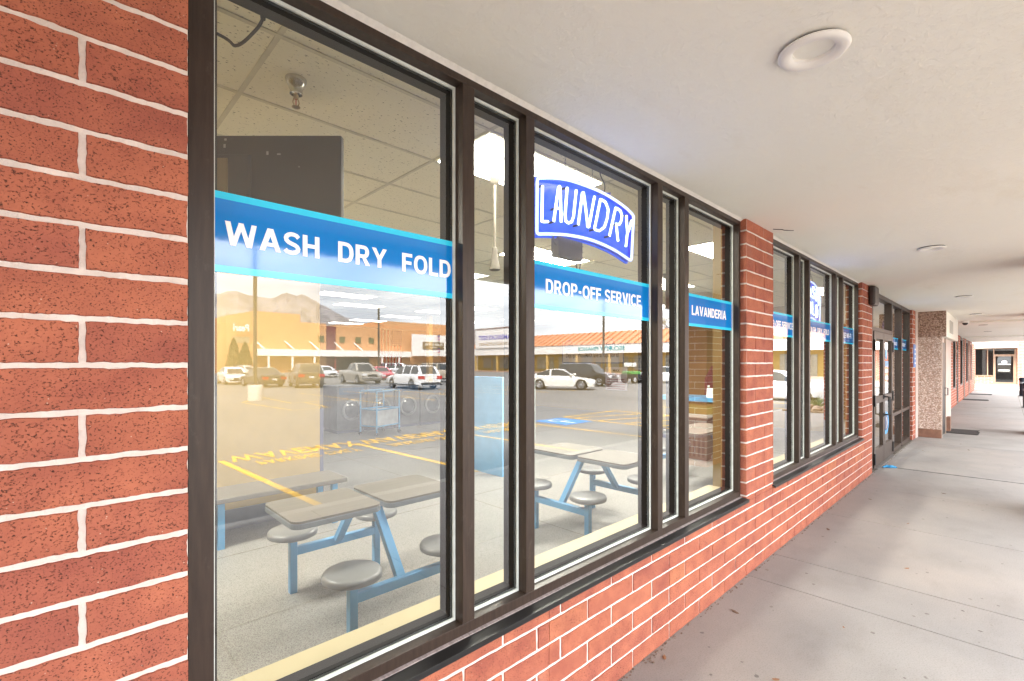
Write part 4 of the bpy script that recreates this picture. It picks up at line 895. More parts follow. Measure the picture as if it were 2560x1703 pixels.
# the far double bay with the lamp post
for x in (10.6, 13.35, 16.1, 18.85, 21.6, 24.3): line((x + .35 * 0, -17.7), (x, -28.0))
line((6.2, -22.7), (6.6, -17.5)); line((6.6, -17.5), (8.2, -17.7)); line((6.2, -22.7), (7.6, -25.4)); line((7.7, -20.8), (7.9, -25.5)); line((7.7, -20.8), (26, -22.6)); line((8.1, -17.6), (8.3, -20.9))
tag(ln.build("parking_lines", PAINT), kind="structure")
for x0 in (2.33, 5.0, 7.72):
    for txt, y, h, w in (("WAVEMAX", -8.95, .70, 2.58), ("PARKING ONLY", -8.06, .40, 1.95)):
        o = lettering("road_lettering", txt, PAINT, None, lambda u, v: (x0 + .03 + (2.58 - w) / 2 + u, y + v, PZ + .004), w=w, h=h, bold=.02, space=1.12); tag(o, kind="structure")
for x0, y0 in ((10.75, -8.65), (20.9, -8.9)):
    b = MB(); b.quad((x0, y0, PZ), (x0 + 1.3, y0, PZ), (x0 + 1.3, y0 + 1.3, PZ), (x0, y0 + 1.3, PZ), 0); z = PZ + .004
    ring = [(x0 + .60 + .30 * math.cos(a), y0 + .48 + .30 * math.sin(a)) for a in [R(-215 + 250 * k / 18) for k in range(19)]]
    rin = [(x0 + .60 + .21 * math.cos(a), y0 + .48 + .21 * math.sin(a)) for a in [R(-215 + 250 * k / 18) for k in range(19)]]
    for k in range(18): b.quad((*ring[k], z), (*ring[k + 1], z), (*rin[k + 1], z), (*rin[k], z), 1)
    for p in (((.5, .62), (.6, .62), (.6, 1.0), (.5, 1.0)), ((.6, .62), (.86, .62), (.86, .71), (.6, .71)), ((.80, .36), (.90, .36), (.86, .64), (.76, .64)), ((.48, 1.03), (.62, 1.03), (.62, 1.17), (.48, 1.17))):
        b.quad(*[(x0 + u, y0 + v, z) for u, v in p], 1)
    tag(b.build("accessible_bay_mark", [mat("bay_blue", (.03, .22, .58), .6), mat("bay_white", (.75, .76, .78), .6)], fix=False), kind="structure")
# planted bed with rocks at the kerb
t = tag(MB().box(18.2, 21.6, -3.85, -2.5, .0005, .05).build("planting_bed", mat("bed_soil", (.30, .20, .13), .95, vary=.3, nscale=9, bump=.8, bscale=30)), kind="structure")
for i, (x, y, s) in enumerate(((18.6, -2.9, .16), (18.95, -3.3, .22), (19.3, -2.75, .13), (19.9, -3.4, .2), (20.7, -2.9, .18), (18.45, -3.45, .14))):
    bm = bmesh.new(); bmesh.ops.create_icosphere(bm, subdivisions=2, radius=s)
    for v in bm.verts: v.co *= rnd.uniform(.8, 1.15); v.co.z *= .6
    me = bpy.data.meshes.new("rock"); bm.to_mesh(me); bm.free(); me.materials.append(mat("rock_tan", (.42, .30, .22), .9, vary=.2)); o = bpy.data.objects.new("rock", me); COL.objects.link(o); o.location = (x, y, .05 + s * .4)
    tag(o, "rough tan landscaping rock in the planting bed at the kerb", "rock", "rocks in the planting bed")
b = MB()
for i in range(46):
    a = rnd.uniform(0, 6.28); el = rnd.uniform(.5, 1.35); L_ = rnd.uniform(.35, .6); d = Vector((math.cos(a) * math.cos(el), math.sin(a) * math.cos(el), math.sin(el))); s = Vector((-math.sin(a), math.cos(a), 0)) * .016
    p0 = Vector((19.45, -3.1, .05)); p1 = p0 + d * L_ * .6; p2 = p0 + d * L_ - Vector((0, 0, .05)); b.add([p0 - s, p0 + s, p1 + s * .8, p2, p1 - s * .8], [(0, 1, 2, 3, 4)])
tag(b.build("yucca", mat("yucca_green", (.13, .20, .07), .6, vary=.3), fix=False), "spiky green yucca plant in the planting bed at the kerb", "plant")
# ---------------- lamp posts
POLE = mat("pole_bronze", (.10, .085, .06), .5, metal=.3)
def lamp(x, y, h, r, lb, base=True):
    t = empty("lamp_post", lb, "lamp post", (x, y, LZ), "lamp posts of the car park")
    if base: MB().lathe((0, 0, 0), [(.33, 0), (.33, .72), (.30, .76), (.0005, .76)], 24).build("concrete_base", mat("base_concrete", (.50, .47, .43), .8), t, smooth=True)
    b = MB(); b.box(-r, r, -r, r, .76 if base else 0, h); b.box(-r * 2.2, r * 2.2, -r * 2.2, r * 2.2, .761 if base else .0, .80 if base else .05); b.build("pole", POLE, t, bevel=.01)
    for s in (-1, 1):
        b = MB(); b.box(s * .12, s * .35, -.03, .03, h - .12, h - .06); b.box(s * .35, s * .95, -.17, .17, h - .15, h - .02); hd = b.build("lamp_head", POLE, t, bevel=.02)
        MB().box(s * .40, s * .90, -.13, .13, h - .16, h - .151).build("lens", LENS, hd)
    return t
lamp(7.02, -23.7, 8.6, .075, "lamp post on a round concrete base seen mirrored at the left of the first pane")
lamp(33.1, -60, 9.75, .10, "distant twin headed lamp post mirrored above the pickup truck", False)
lamp(40.0, -26.7, 9.2, .085, "lamp post mirrored before the orange roof in the third pane", False)
# ---------------- vehicles
TYRE = mat("tyre", (.016, .016, .016), .85); RIM = mat("alloy_rim", (.55, .56, .58), .3, metal=.8); CGL = mat("car_glass", (.025, .03, .034), .06, vary=.1, spec=.8); TAIL = mat("tail_lamp", (.45, .02, .02), .2); HEAD = mat("head_lamp", (.62, .64, .66), .12, spec=.8); TRIM = mat("car_trim", (.02, .02, .022), .6); PLATE = mat("number_plate", (.62, .6, .58), .5); CHR = mat("car_chrome", (.6, .6, .6), .15, metal=1)
KINDS = {  # (length, width, belt profile, roof profile, wheel positions, wheel radius); profiles run from the front bumper (0) to the rear (1)
 'sedan': (4.75, 1.80, [(0, .38), (0, .62), (.02, .70), (.26, .86), (.30, .93), (.80, .98), (.97, .95), (1, .78), (1, .38)], [(.26, .90), (.40, 1.38), (.52, 1.45), (.66, 1.43), (.84, .98)], (.19, .79), .33),
 'coupe': (4.65, 1.84, [(0, .34), (0, .58), (.03, .68), (.28, .86), (.32, .92), (.82, .97), (.97, .92), (1, .74), (1, .36)], [(.29, .90), (.45, 1.33), (.56, 1.39), (.68, 1.34), (.90, .96)], (.19, .79), .35),
 'suv': (4.75, 1.90, [(0, .45), (0, .80), (.02, .95), (.24, 1.08), (.28, 1.14), (.95, 1.16), (1, 1.05), (1, .45)], [(.24, 1.10), (.34, 1.66), (.44, 1.76), (.88, 1.74), (.965, 1.14)], (.18, .78), .38),
 'wagon': (4.80, 1.85, [(0, .42), (0, .68), (.02, .80), (.25, .96), (.29, 1.02), (.95, 1.06), (1, .98), (1, .42)], [(.25, .98), (.37, 1.52), (.48, 1.62), (.88, 1.60), (.97, 1.04)], (.19, .78), .36),
 'pickup': (5.6, 1.95, [(0, .48), (0, .85), (.015, 1.00), (.25, 1.10), (.28, 1.16), (.985, 1.16), (1, 1.12), (1, .52)], [(.25, 1.14), (.33, 1.68), (.38, 1.78), (.56, 1.77), (.60, 1.16)], (.17, .76), .40)}
def car(kind, x, y, heading, color, lb, roof_rack=False, rough=.25, metal=0.):
    """heading: degrees, direction of the nose from +x; x, y is the middle of the car"""
    L_, W, belt, roof, wh, wr = KINDS[kind]
    t = empty("parked_car" if kind != 'pickup' else "pickup_truck", lb, "car" if kind != 'pickup' else "pickup truck", (x, y, LZ), rz=R(heading))
    cp = mat("car_paint_%d_%d_%d" % tuple(int(c * 100) for c in color), color, rough, metal=metal, vary=.03, coat=.6)
    X = lambda s: L_ / 2 - s * L_
    hw = W / 2
    def hwid(s): e = min(s, 1 - s); return hw * (1 - .16 * max(0, 1 - e / .10) ** 2)
    ns = 44; sec = []
    def prof(pr, s):
        for (a, za), (b, zb) in zip(pr, pr[1:]):
            if a <= s <= b and b > a: return za + (zb - za) * (s - a) / (b - a)
        return pr[-1][1]
    tops = [p for p in belt[1:-1]]
    vs = []; fs = []
    for i in range(ns + 1):
        s = i / ns; zt = prof(tops, s); w = hwid(s); zb = .24 if kind in ('sedan', 'coupe') else .30
        for c in wh:
            d = abs(s - c) * L_
            if d < wr * 1.12: zb = max(zb, math.sqrt((wr * 1.12) ** 2 - d * d) + wr * .92)
        zm = (zb + zt) / 2 if zb < .5 else max(zb + .03, (zb + zt) / 2); sh = .93
        ring = [(-w * .96, zb), (-w, zm), (-w * .985, zt - .09), (-w * sh, zt), (0, zt + .025), (w * sh, zt), (w * .985, zt - .09), (w, zm), (w * .96, zb)]
        vs += [(X(s), yy, zz) for yy, zz in ring]
    n = 9
    for i in range(ns):
        for k in range(n - 1): fs.append((i * n + k, i * n + k + 1, (i + 1) * n + k + 1, (i + 1) * n + k))
        fs.append((i * n + n - 1, i * n, (i + 1) * n, (i + 1) * n + n - 1))
    fs.append(tuple(range(n))); fs.append(tuple(ns * n + k for k in range(n - 1, -1, -1)))
    b = MB(); b.add(vs, fs); body = b.build("body", cp, t, smooth=True)
    # cabin: glass box with painted roof and pillars set a little proud
    n2 = 26; s0, s1 = roof[0][0], roof[-1][0]
    def cab(off, u0=0., u1=1.):
        vs = []
        for i in range(n2 + 1):
            s = s0 + (s1 - s0) * (u0 + (u1 - u0) * i / n2); zr = prof(roof, s) + off; zb = min(prof(tops, s) - .02, zr); q = max(0, (zr - zb) / .62)
            wl = hwid(s) * .93 + off; wt = wl - .20 * min(1, q)
            vs += [(X(s), -wl, zb), (X(s), -(wl * .35 + wt * .65), zb + (zr - zb) * .6), (X(s), -wt + .02, zr - .05 * min(1, q)), (X(s), -wt * .72, zr), (X(s), wt * .72, zr), (X(s), wt - .02, zr - .05 * min(1, q)), (X(s), wl * .35 + wt * .65, zb + (zr - zb) * .6), (X(s), wl, zb)]
        return vs
    vs = cab(0); fs = [(i * 8 + k, i * 8 + k + 1, (i + 1) * 8 + k + 1, (i + 1) * 8 + k) for i in range(n2) for k in range(7)]
    b = MB(); b.add(vs, fs); b.build("windows", CGL, t, smooth=True)
    rz = max(z for _, z in roof); vs = cab(.012); fs = []
    mids = [s0 + (s1 - s0) * (i + .5) / n2 for i in range(n2)]
    pil = {'sedan': (.555,), 'coupe': (.63,), 'suv': (.54, .76), 'wagon': (.52, .74), 'pickup': (.47,)}[kind]
    for i, s in enumerate(mids):
        top = prof(roof, s) > rz - .14
        for k in range(7):
            side = k in (0, 1, 5, 6)
            near = any(abs(s - p) < .013 for p in pil) or prof(roof, s) - prof(tops, s) < .10
            fr_post = k in (2, 4) and True
            if (top and k in (2, 3, 4)) or (side and near) or (fr_post and not top): fs.append((i * 8 + k, i * 8 + k + 1, (i + 1) * 8 + k + 1, (i + 1) * 8 + k))
    b = MB(); b.add(vs, fs); b.build("roof", cp, t, smooth=True)
    for s in wh:
        for sg_ in (-1, 1):
            w = MB().lathe((X(s), sg_ * (hw - .11), wr), [(wr * .66, -.10), (wr * .96, -.105), (wr, -.08), (wr, .08), (wr * .96, .105), (wr * .66, .10)], 26, axis='y').build("wheel", TYRE, t, smooth=True)
            b = MB(); yo = sg_ * .09; b.lathe((X(s), sg_ * (hw - .11), wr), [(wr * .67, yo), (wr * .62, yo * 1.12), (wr * .58, yo * .6)], 26, axis='y')
            for k in range(10):
                a = 2 * math.pi * k / 10 + .2; yy = sg_ * (hw - .11) + yo
                b.bar((X(s) + .04 * math.cos(a), yy, wr + .04 * math.sin(a)), (X(s) + wr * .62 * math.cos(a + .12), yy, wr + wr * .62 * math.sin(a + .12)), .035, .03)
            b.lathe((X(s), sg_ * (hw - .11), wr), [(.06, yo * 1.0), (.05, yo * 1.2), (.0005, yo * 1.22)], 14, axis='y'); b.build("rim", RIM, w)
    zf = prof(tops, .02); zr_ = prof(tops, .985)
    for sg_ in (-1, 1):
        b = MB(); b.prism([(X(-.004), zf - .26), (X(-.004), zf - .10), (X(.05), zf - .07), (X(.06), zf - .20)], 'y', sg_ * hw * .52, sg_ * hw * .90); b.build("headlight", HEAD, t)
        b = MB(); b.prism([(X(1.004), zr_ - .28), (X(1.004), zr_ - .08), (X(.955), zr_ - .08), (X(.965), zr_ - .24)], 'y', sg_ * hw * .50, sg_ * hw * .935); b.build("tail_light", TAIL, t)
        b = MB(); b.box(X(s0 + .055), X(s0 + .015), sg_ * hw * .93, sg_ * hw * 1.12, prof(tops, s0 + .03) + .02, prof(tops, s0 + .03) + .15); b.build("door_mirror", cp, t, bevel=.03)
    b = MB(); b.box(X(0) - .02, X(0) + .012, -hw * .42, hw * .42, zf - .34, zf - .16); b.box(X(0) - .02, X(0) + .014, -hw * .72, hw * .72, .30, .40); b.build("grille", TRIM, t, bevel=.01)
    b = MB(); b.box(X(1) - .014, X(1) + .02, -hw * .80, hw * .80, .32, .50); b.build("rear_bumper", TRIM if kind in ('suv', 'wagon') else CHR if kind == 'pickup' else cp, t, bevel=.02)
    MB().box(X(1) - .02, X(1) - .006, -.16, .16, zr_ - .36, zr_ - .22).build("number_plate", PLATE, t)
    if kind in ('suv', 'wagon'):
        b = MB()
        for sg_ in (-1, 1): b.box(X(.995), X(.01), sg_ * hw * .975, sg_ * hw * 1.005, .27, .36)
        b.build("sill_trim", TRIM, t)
        b = MB()
        for sg_ in (-1, 1): b.tube([(X(.46), sg_ * hw * .66, rz - .02), (X(.48), sg_ * hw * .66, rz + .05), (X(.84), sg_ * hw * .66, rz + .05), (X(.87), sg_ * hw * .66, rz - .03)], .018, 8)
        b.build("roof_rail", TRIM, t, smooth=True)
    if kind == 'pickup':
        MB().box(X(.97), X(.63), -hw * .80, hw * .80, 1.168, 1.172).build("cargo_bed", TRIM, t)
        MB().box(X(0) + .0, X(0) + .05, -hw * .92, hw * .92, .46, .60).build("front_bumper", CHR, t, bevel=.02)
    for s in ((.60,) if kind in ('sedan', 'suv', 'wagon') else ()):
        pass
    b = MB()
    for s in ((.60, .66) if kind in ('sedan', 'suv', 'wagon') else (.6,) if kind == 'coupe' else (.52,)):
        for sg_ in (-1, 1): b.box(X(s) - .09, X(s) + .09, sg_ * (hw - .0), sg_ * (hw + .018), prof(tops, s) - .17, prof(tops, s) - .14)
    b.build("door_handle", cp, t)
    return t
car('wagon', 18.4, -27.7, 273, (.76, .77, .78), "white estate car turned away with red tail lamps mirrored in the first pane")
car('pickup', 19.2, -37.6, 94, (.40, .37, .32), "silver tan pickup truck mirrored in the first pane", metal=.4)
car('suv', 13.7, -35.2, 281, (.13, .11, .075), "dark olive off roader parked tail on beside the saloon", metal=.3)
car('sedan', 11.6, -38.4, 266, (.06, .06, .05), "dark saloon with its boot toward the shop", metal=.3)
car('sedan', 11.1, -44.7, 93, (.70, .69, .66), "pale saloon leftmost in the mirrored row of cars")
car('sedan', 24.2, -57.5, 85, (.72, .74, .76), "small white saloon half hidden behind the pickup truck")
car('sedan', 26.0, -62.0, 95, (.33, .03, .035), "dark red saloon in the back row left of the pickup truck")
car('coupe', 25.6, -45.8, 92, (.50, .035, .07), "bright red coupe between the pickup truck and the white estate")
car('suv', 29.0, -47.8, 40, (.42, .44, .46), "silver off roader behind the white estate car", metal=.5)
car('suv', 26.6, -35.7, 60, (.42, .36, .28), "beige off roader rightmost in the mirrored back row", metal=.3)
car('coupe', 25.0, -19.6, 58, (.70, .68, .63), "cream white coupe seen side on in the third pane")
car('suv', 30.4, -21.6, 78, (.025, .025, .028), "black off roader behind the cream coupe")
car('sedan', 39.4, -19.6, 70, (.74, .75, .76), "white saloon mirrored in the narrow fourth pane")
car('sedan', 25.6, -6.4, 91, (.76, .77, .78), "white saloon parked nose to the kerb mirrored in the second window group")
car('sedan', 18.0, -68.0, 60, (.55, .55, .56), "grey saloon far back before the conifers")
t = empty("utility_cart", "green and black utility cart with a tall load frame", "utility cart", (37.2, -21.2, LZ), rz=R(15))
MB().box(-1.3, 1.3, -.65, .65, .42, .78).build("body", TRIM, t, bevel=.05); b = MB(); b.box(-1.2, -.1, -.62, .62, .781, 1.05); b.build("load", mat("cart_green", (.08, .26, .06), .5), t, bevel=.05)
b = MB(); P4 = [(-1.1, -.6), (.9, -.6), (.9, .6), (-1.1, .6)]
for x, y in P4: b.tube([(x, y, .7), (x * .95, y * .95, 2.2)], .025, 8)
for z in (1.4, 1.85, 2.2):
    for p, q in zip(P4, P4[1:] + P4[:1]): b.tube([(p[0] * .96, p[1] * .96, z), (q[0] * .96, q[1] * .96, z)], .02, 6)
b.build("load_frame", TRIM, t); MB().box(-.9, .5, -.63, -.60, 1.45, 1.82).build("sign_board", mat("cart_sign", (.62, .60, .58), .5), t)
for sx in (-.85, .85):
    for sy in (-.6, .6):
        w = MB().lathe((sx, sy, .33), [(.2, -.1), (.33, -.09), (.33, .09), (.2, .1)], 20, axis='y').build("wheel", TYRE, t, smooth=True); MB().lathe((sx, sy, .33), [(.2, sy * .15), (.0005, sy * .17)], 16, axis='y').build("rim", RIM, w)
# ---------------- mall buildings across and beside the car park
ORB = mat("orange_brick", (.56, .30, .135), .85, vary=.10, nscale=2, stretch=(1, 1, 6)); REDB = mat("dark_red_brick", (.17, .055, .05), .85, vary=.12, nscale=3); WHF = mat("white_fascia", (.80, .77, .73), .6, vary=.03); OCH = mat("ochre_wall", (.50, .33, .09), .8, vary=.08); ROOFM = mat("orange_metal_roof", (.52, .235, .115), .55, vary=.08); DKW = mat("dark_shop_glass", (.03, .035, .04), .1)
bt = empty("department_store", "big stepped orange brick store across the car park", "store", (40, -90, LZ))
def bp(o): o.location = (-40, 90, -LZ); return o
b = MB(); b.box(19.8, 21.0, -112, -90.4, LZ, 8.4); b.box(21.0, 25.2, -110, -90.2, LZ, 9.5); b.box(25.2, 38.0, -112, -90, LZ, 9.15); b.box(40.0, 50.8, -112, -90, LZ, 9.05); b.box(50.8, 69, -112, -90, LZ, 9.0)
bp(b.build("wall", ORB, bt))
bp(MB().box(38.0, 40.0, -112, -90.15, LZ, 8.7).build("brick_strip", REDB, bt))
b = MB(); b.prism([(25.19, 9.151), (33.2, 9.151), (33.2, 10.62), (25.19, 10.7)], 'y', -108, -90.3); b.prism([(21.01, 9.501), (25.18, 9.501), (25.18, 10.65), (21.01, 9.6)], 'y', -108, -90.3); b.box(50.8, 69, -108, -90.5, 9.001, 10.5); bp(b.build("upper_storey", ORB, bt))
bp(MB().box(25.1, 56, -90, -88.2, 2.85, 4.05).build("awning", WHF, bt)); b = MB()
for x in (26.5, 31.5, 36.0, 40.8, 44.9): b.bar((x - 1.2, -89.9, 5.6), (x, -88.5, 4.08), .18)
bp(b.build("awning_stay", WHF, bt)); b = MB()
for x in (37.0, 41.2, 44.6, 47.5): b.box(x - .55, x + .55, -90.0, -89.9, 5.6, 6.8)
bp(b.build("window", mat("olive_window", (.14, .13, .05), .4), bt)); b = MB(); b.box(39.5, 47, -90.05, -89.95, .2, 2.7); bp(b.build("shop_front", DKW, bt))
b = MB(); b.box(39.6, 39.9, -89.9, -89.8, .3, 3.4); b.box(39.9, 46, -89.9, -89.8, 3.05, 3.4); bp(b.build("red_trim", mat("red_trim", (.65, .09, .06), .5), bt))
b = MB()
for x in (27, 31, 35, 49, 53): b.box(x, x + .3, -88.6, -88.3, LZ, 2.85)
bp(b.build("awning_post", WHF, bt))
lettering("lettering", "Pearl", mat("sign_white", (.8, .8, .8), .5), bt, lambda u, v: (24.3 - 40 - u, .65 + -.0, 7.0 - LZ + v), w=2.4, h=1.2, bold=.03)
b = MB(); b.box(22.0, 24.6, -90.18, -90.1, 5.0, 6.1); bp(b.build("sign_panel", mat("grey_sign", (.30, .26, .16), .6), bt))
sb = empty("shop_sign_board", "tall white sign board with barber poles on the store front", "sign board", (61, -87.5, 3.1))
b = MB(); b.box(-5.2, 6.5, -.3, 0, 0, 4.7); b.build("board", WHF, sb)
b = MB(); b.box(-2.6, 3.0, .005, .12, 1.5, 3.1); b.build("sign_panel", mat("sign_brown", (.22, .15, .07), .5), sb)
SGW = mat("sign_cream", (.70, .66, .58), .5)
lettering("lettering", "BARBER SCHOOL", SGW, sb, lambda u, v: (2.6 - u, .125, 2.35 + v), w=4.8, h=.5, bold=.03); lettering("lettering", "of Hair", SGW, sb, lambda u, v: (1.0 - u, .125, 1.75 + v), w=1.6, h=.35, bold=.02)
for z0 in (.55, 3.3):
    b = MB()
    for k in range(6): b.lathe((1.4, .35, z0 + k * .2), [(.22, 0), (.22, .2)], 14, k % 3)
    b.lathe((1.4, .35, z0 + 1.2), [(.25, 0), (.25, .1), (.0005, .3)], 14, 3); b.build("barber_pole", [SGW, mat("pole_red", (.5, .04, .04), .4), mat("pole_blue", (.05, .1, .4), .4), BLACKMETAL], sb)
wt = empty("shopping_wing", "long shop wing with an orange metal roof and white sign band", "shop wing", (62, -40, LZ))
def wp(o): o.location = (-62, 40, -LZ); return o
wp(MB().box(64.5, 80, -76, -8.0, LZ, 4.4).build("wall", OCH, wt))
wp(MB().box(62.0, 62.5, -75, -8.0, 3.1, 4.52).build("fascia", WHF, wt)); wp(MB().box(62.5, 64.49, -75, -8.0, 3.3, 3.4).build("soffit", WHF, wt))
b = MB(); b.prism([(61.9, 4.521), (66.5, 6.75), (66.5, 4.521)], 'y', -62.0, -8.0); b.prism([(61.9, 4.521), (66.5, 6.75), (66.5, 4.521)], 'y', -76.0, -73.5)
y = -61.7
while y < -8.2: b.bar((61.9, y, 4.56), (66.4, y, 6.75), .16, .16, 1); y += 1.25
wp(b.build("roof", [ROOFM, mat("roof_rib", (.40, .14, .055), .5)], wt))
b = MB(); y = -74.0
while y < -9: b.box(62.1, 62.4, y, y + .35, LZ, 3.1); y += 6.5
wp(b.build("post", mat("post_ochre", (.46, .30, .10), .8), wt))
b = MB(); y = -74.0
while y < -10: b.box(64.40, 64.49, y, y + 2.4, .5, 2.7); b.box(64.40, 64.49, y + 3.0, y + 4.0, LZ + .1, 2.6); y += 5.1
wp(b.build("shop_window", mat("pale_shop_glass", (.34, .32, .26), .15), wt))
wp(MB().box(61.6, 62.6, -75, -8.0, LZ, .05).build("kerb", mat("kerb_red", (.40, .26, .20), .8), wt))
wp(MB().box(61.8, 62.7, -73.4, -62.1, 4.521, 8.25).build("gable", WHF, wt)); wp(MB().box(61.7, 62.8, -73.5, -62.0, 8.251, 8.4).build("gable_cap", mat("brown_cap", (.25, .12, .08), .6), wt))
SGB = mat("sign_violet", (.18, .16, .48), .5)
ff = lambda y0, z0: (lambda u, v: (61.78 - 62, y0 - u + 40, z0 - LZ + v))
lettering("lettering", "AMERICA'S BEST", SGB, wt, ff(-63.0, 6.1), w=9.4, h=.9, bold=.03); lettering("lettering", "CONTACTS & EYEGLASSES", mat("sign_tan", (.40, .30, .18), .5), wt, ff(-63.2, 5.0), w=9.0, h=.6, bold=.02)
SGT = mat("sign_teal", (.04, .30, .30), .5)
lettering("lettering", "SECURITY FINANCE", SGT, wt, (lambda u, v: (61.97 - 62, -38.4 - u + 40, 3.5 - LZ + v)), w=9.0, h=.65, bold=.03)
es = empty("end_shop", "brick shop with a glass door facing down the walkway at its far end", "end shop", (52, -1, 0))
def ep(o): o.location = (-52, 1, 0); return o
b = MB()
brickface(b, (52.006, 0, 0), (0, -1, 0), (-1, 0, 0), -3.5, -.36, 0, 3.0, 0, step=.5, jit=.0005, seed=91); brickface(b, (52.006, 0, 0), (0, -1, 0), (-1, 0, 0), -.36, .74, 0, .62, 0, step=.5, jit=.0005, seed=92); brickface(b, (52.006, 0, 0), (0, -1, 0), (-1, 0, 0), 1.9, 7.0, 0, 3.0, 0, step=.5, jit=.0005, seed=93)
b.box(52.007, 52.2, .37, 3.5, 0, 3.0, 1); b.box(52.007, 52.2, -.74, .36, 0, .62, 1); b.box(52.007, 52.2, -7, -1.9, 0, 3.0, 1); ep(b.build("wall", [BRICK, MORTAR], es))
BRN = mat("brown_frame", (.20, .13, .085), .5); b = MB()
for y0, y1, z0, z1 in ((.30, .36, .62, 2.75), (-.74, -.68, .0, 2.75), (-.40, -.34, .68, 2.69), (-.68, .30, .62, .68), (-1.9, -1.80, 0, 2.75), (-.68, .30, 2.69, 2.75), (-1.8, -.74, 2.69, 2.75), (-1.8, -.74, 2.13, 2.28), (-.80, -.741, 0, 2.13), (-1.80, -1.74, 0, 2.13), (-1.74, -.80, 0, .16)): b.box(51.96, 52.1, y0, y1, z0, z1)
ep(b.build("frame", BRN, es))
for y0, y1, z0, z1 in ((-.34, .30, .68, 2.69), (-.68, -.40, .68, 2.69), (-1.8, -.74, 2.28, 2.69), (-1.74, -.80, .16, 2.13)): ep(MB().quad((52.02, y1, z0), (52.02, y0, z0), (52.02, y0, z1), (52.02, y1, z1)).build("glass_pane", DARKGL, es, fix=False))
b = MB(); b.add([(52.01, -1.27 + .15 * math.cos(a), 1.70 + .12 * math.sin(a)) for a in [2 * math.pi * k / 24 for k in range(24)]], [tuple(range(24))]); b.box(52.005, 52.012, -1.6, -.95, 1.50, 1.55); b.box(52.005, 52.012, -1.55, -.95, 1.02, 1.10); ep(b.build("door_sticker", DECW, es))
ep(MB().box(51.3, 52.0, -7, 3.5, 2.78, 3.16).build("fascia", mat("bright_fascia", (.80, .79, .77), .5), es)); ep(MB().box(52.21, 58, -7, 3.5, 0, .01).build("floor", mat("dim_floor", (.12, .11, .1)), es)); ep(MB().box(57.8, 58, -7, 3.5, 0.011, 3.2).build("back_wall", mat("dim_wall", (.1, .09, .085)), es)); ep(MB().box(52, 62, -7.5, 3.6, 3.17, 4.6).build("roof", WHF, es))
tag(MB().box(41.5, 52, -9, 3.5, -.1, .005).build("pavement", CONC2), kind="structure"); tag(MB().box(41.4, 52, -9.2, -9.005, -.16, .008).build("kerb", mat("kerb_concrete", (.44, .42, .39))), kind="structure")
tag(MB().box(40.2, 41.3, -2.6, 4, LZ + .0, .06).build("crossing_kerb", mat("white_kerb", (.72, .70, .66), .7)), kind="structure")
# ---------------- planting: two conifers and a bare spring tree
def foliage(n, shape, leaf, seed):
    rg = random.Random(seed); vs = []; fs = []
    for i in range(n):
        p = Vector(shape(rg)); a = Vector((rg.gauss(0, 1), rg.gauss(0, 1), rg.gauss(0, 1))).normalized(); c = a.cross(Vector((rg.gauss(0, 1), rg.gauss(0, 1), rg.gauss(0, 1)))).normalized(); s = leaf * rg.uniform(.6, 1.3)
        k = len(vs); vs += [p - a * s, p - c * s * .5, p + a * s, p + c * s * .5]; fs.append((k, k + 1, k + 2, k + 3))
    b = MB(); b.add(vs, fs); return b
def cone(h, r):
    def f(rg):
        z = h * rg.random() ** .8; rr = r * (1 - (z / h) ** 1.7) ** .7 * (.55 + .5 * rg.random() ** .4); a = rg.uniform(0, 6.283); rr *= 1 + .12 * math.sin(a * 5 + z * 3); return (rr * math.cos(a), rr * math.sin(a), z + .25)
    return f
for x, h, lb in ((21.5, 5.6, "dark conifer against the orange store left of the other"), (23.2, 5.0, "dark conifer against the orange store right of the other")):
    t = empty("conifer", lb, "tree", (x, -87.5, LZ), "conifers by the orange store"); foliage(2600, cone(h, 1.05), .14, int(x)).build("crown", mat("conifer_green", (.055, .075, .03), .8, vary=.4, nscale=3), t, fix=False)
    MB().tube([(0, 0, 0), (.02, 0, h * .5), (0, 0, h * .9)], [.14, .09, .02], 8).build("trunk", mat("bark", (.12, .085, .06), .9), t)
t = empty("spring_tree", "thinly leaved spring tree rising behind the orange metal roof", "tree", (78, -36, LZ)); b = MB(); tips = []
def grow(p, d, L_, r, k):
    q = p + d * L_; b.tube([p, (p + q) / 2 + Vector((rnd.gauss(0, .05), rnd.gauss(0, .05), 0)) * L_, q], [r, r * .85, r * .7], 7)
    if k == 0: tips.append(q); return
    for i in range(3): grow(q, (d + Vector((rnd.gauss(0, .5), rnd.gauss(0, .5), rnd.gauss(.1, .25)))).normalized(), L_ * rnd.uniform(.62, .8), r * .62, k - 1)
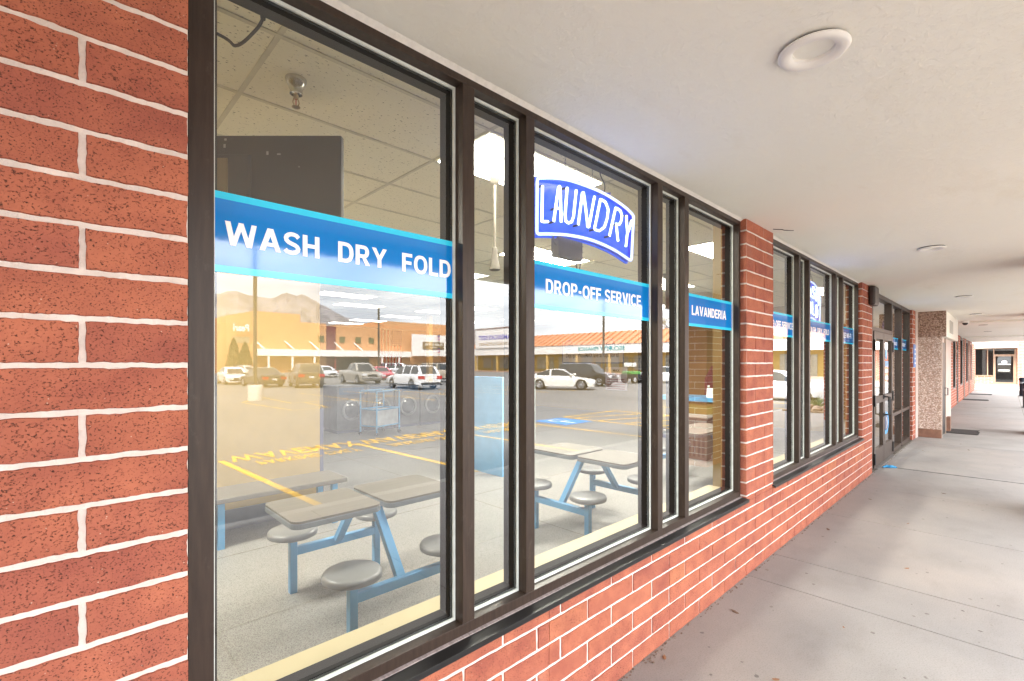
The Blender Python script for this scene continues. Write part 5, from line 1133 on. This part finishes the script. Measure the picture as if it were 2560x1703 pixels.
grow(Vector((0, 0, 0)), Vector((0, 0, 1)), 4.2, .24, 4); b.build("trunk", mat("bark", (.12, .085, .06)), t)
foliage(3200, lambda rg: tuple(rg.choice(tips) + Vector((rg.gauss(0, .35), rg.gauss(0, .35), rg.gauss(0, .3)))), .10, 5).build("crown", mat("spring_leaf", (.34, .30, .20), .8, vary=.25), t, fix=False)
# ---------------- mountains
ridge = [(-40, 4.0), (-20, 5.5), (0, 5.2), (8, 6.2), (11.9, 6.89), (13.3, 7.43), (15.5, 6.99), (16.5, 6.83), (17.3, 6.95), (18.7, 7.62), (19.2, 7.22), (19.9, 7.49), (21.4, 6.87), (22.6, 6.14), (23.8, 5.55), (25, 4.95), (26.5, 4.5), (28, 4.7), (29.4, 4.4), (33, 3.6), (38, 3.75), (40.2, 4.08), (41.5, 3.95), (46, 3.0), (60, 2.6), (90, 3.0)]
vs = []; fs = []; NA = 260; NR = 14; rg = random.Random(3); ph = [(rg.uniform(0, 6.3), rg.uniform(.6, 1.4)) for _ in range(8)]
def ridge_el(az):
    for (a, e), (c, f) in zip(ridge, ridge[1:]):
        if a <= az <= c: return e + (f - e) * (az - a) / (c - a)
    return 3
for i in range(NA + 1):
    az = -40 + 130 * i / NA; el = ridge_el(az) + .10 * math.sin(az * 5.1) * math.sin(az * 2.3 + 1)
    for j in range(NR + 1):
        u = j / NR; d = 1500 + 1300 * u; z = 2800 * math.tan(R(el)) * (u ** 1.3) * (1 - .16 * (1 - u) * (1 + math.sin(az * 1.9 + u * 7) * math.sin(az * .83 + u * 3 + 2)) * 1.6) + (rg.uniform(-9, 9) if 0 < j < NR else 0)
        vs.append((d * math.sin(R(az)), -d * math.cos(R(az)), LZ + z if j else LZ - 2))
for i in range(NA):
    for j in range(NR): a = i * (NR + 1) + j; fs.append((a, a + NR + 1, a + NR + 2, a + 1))
b = MB(); b.add(vs, fs); tag(b.build("mountains", mat("hazy_mountain_rock", (.19, .17, .165), .95, nscale=.012, color2=(.29, .265, .26), lo=.38, hi=.68, ndetail=8), smooth=False), kind="structure")  # distance haze is mixed into the rock colours: paler, with less contrast
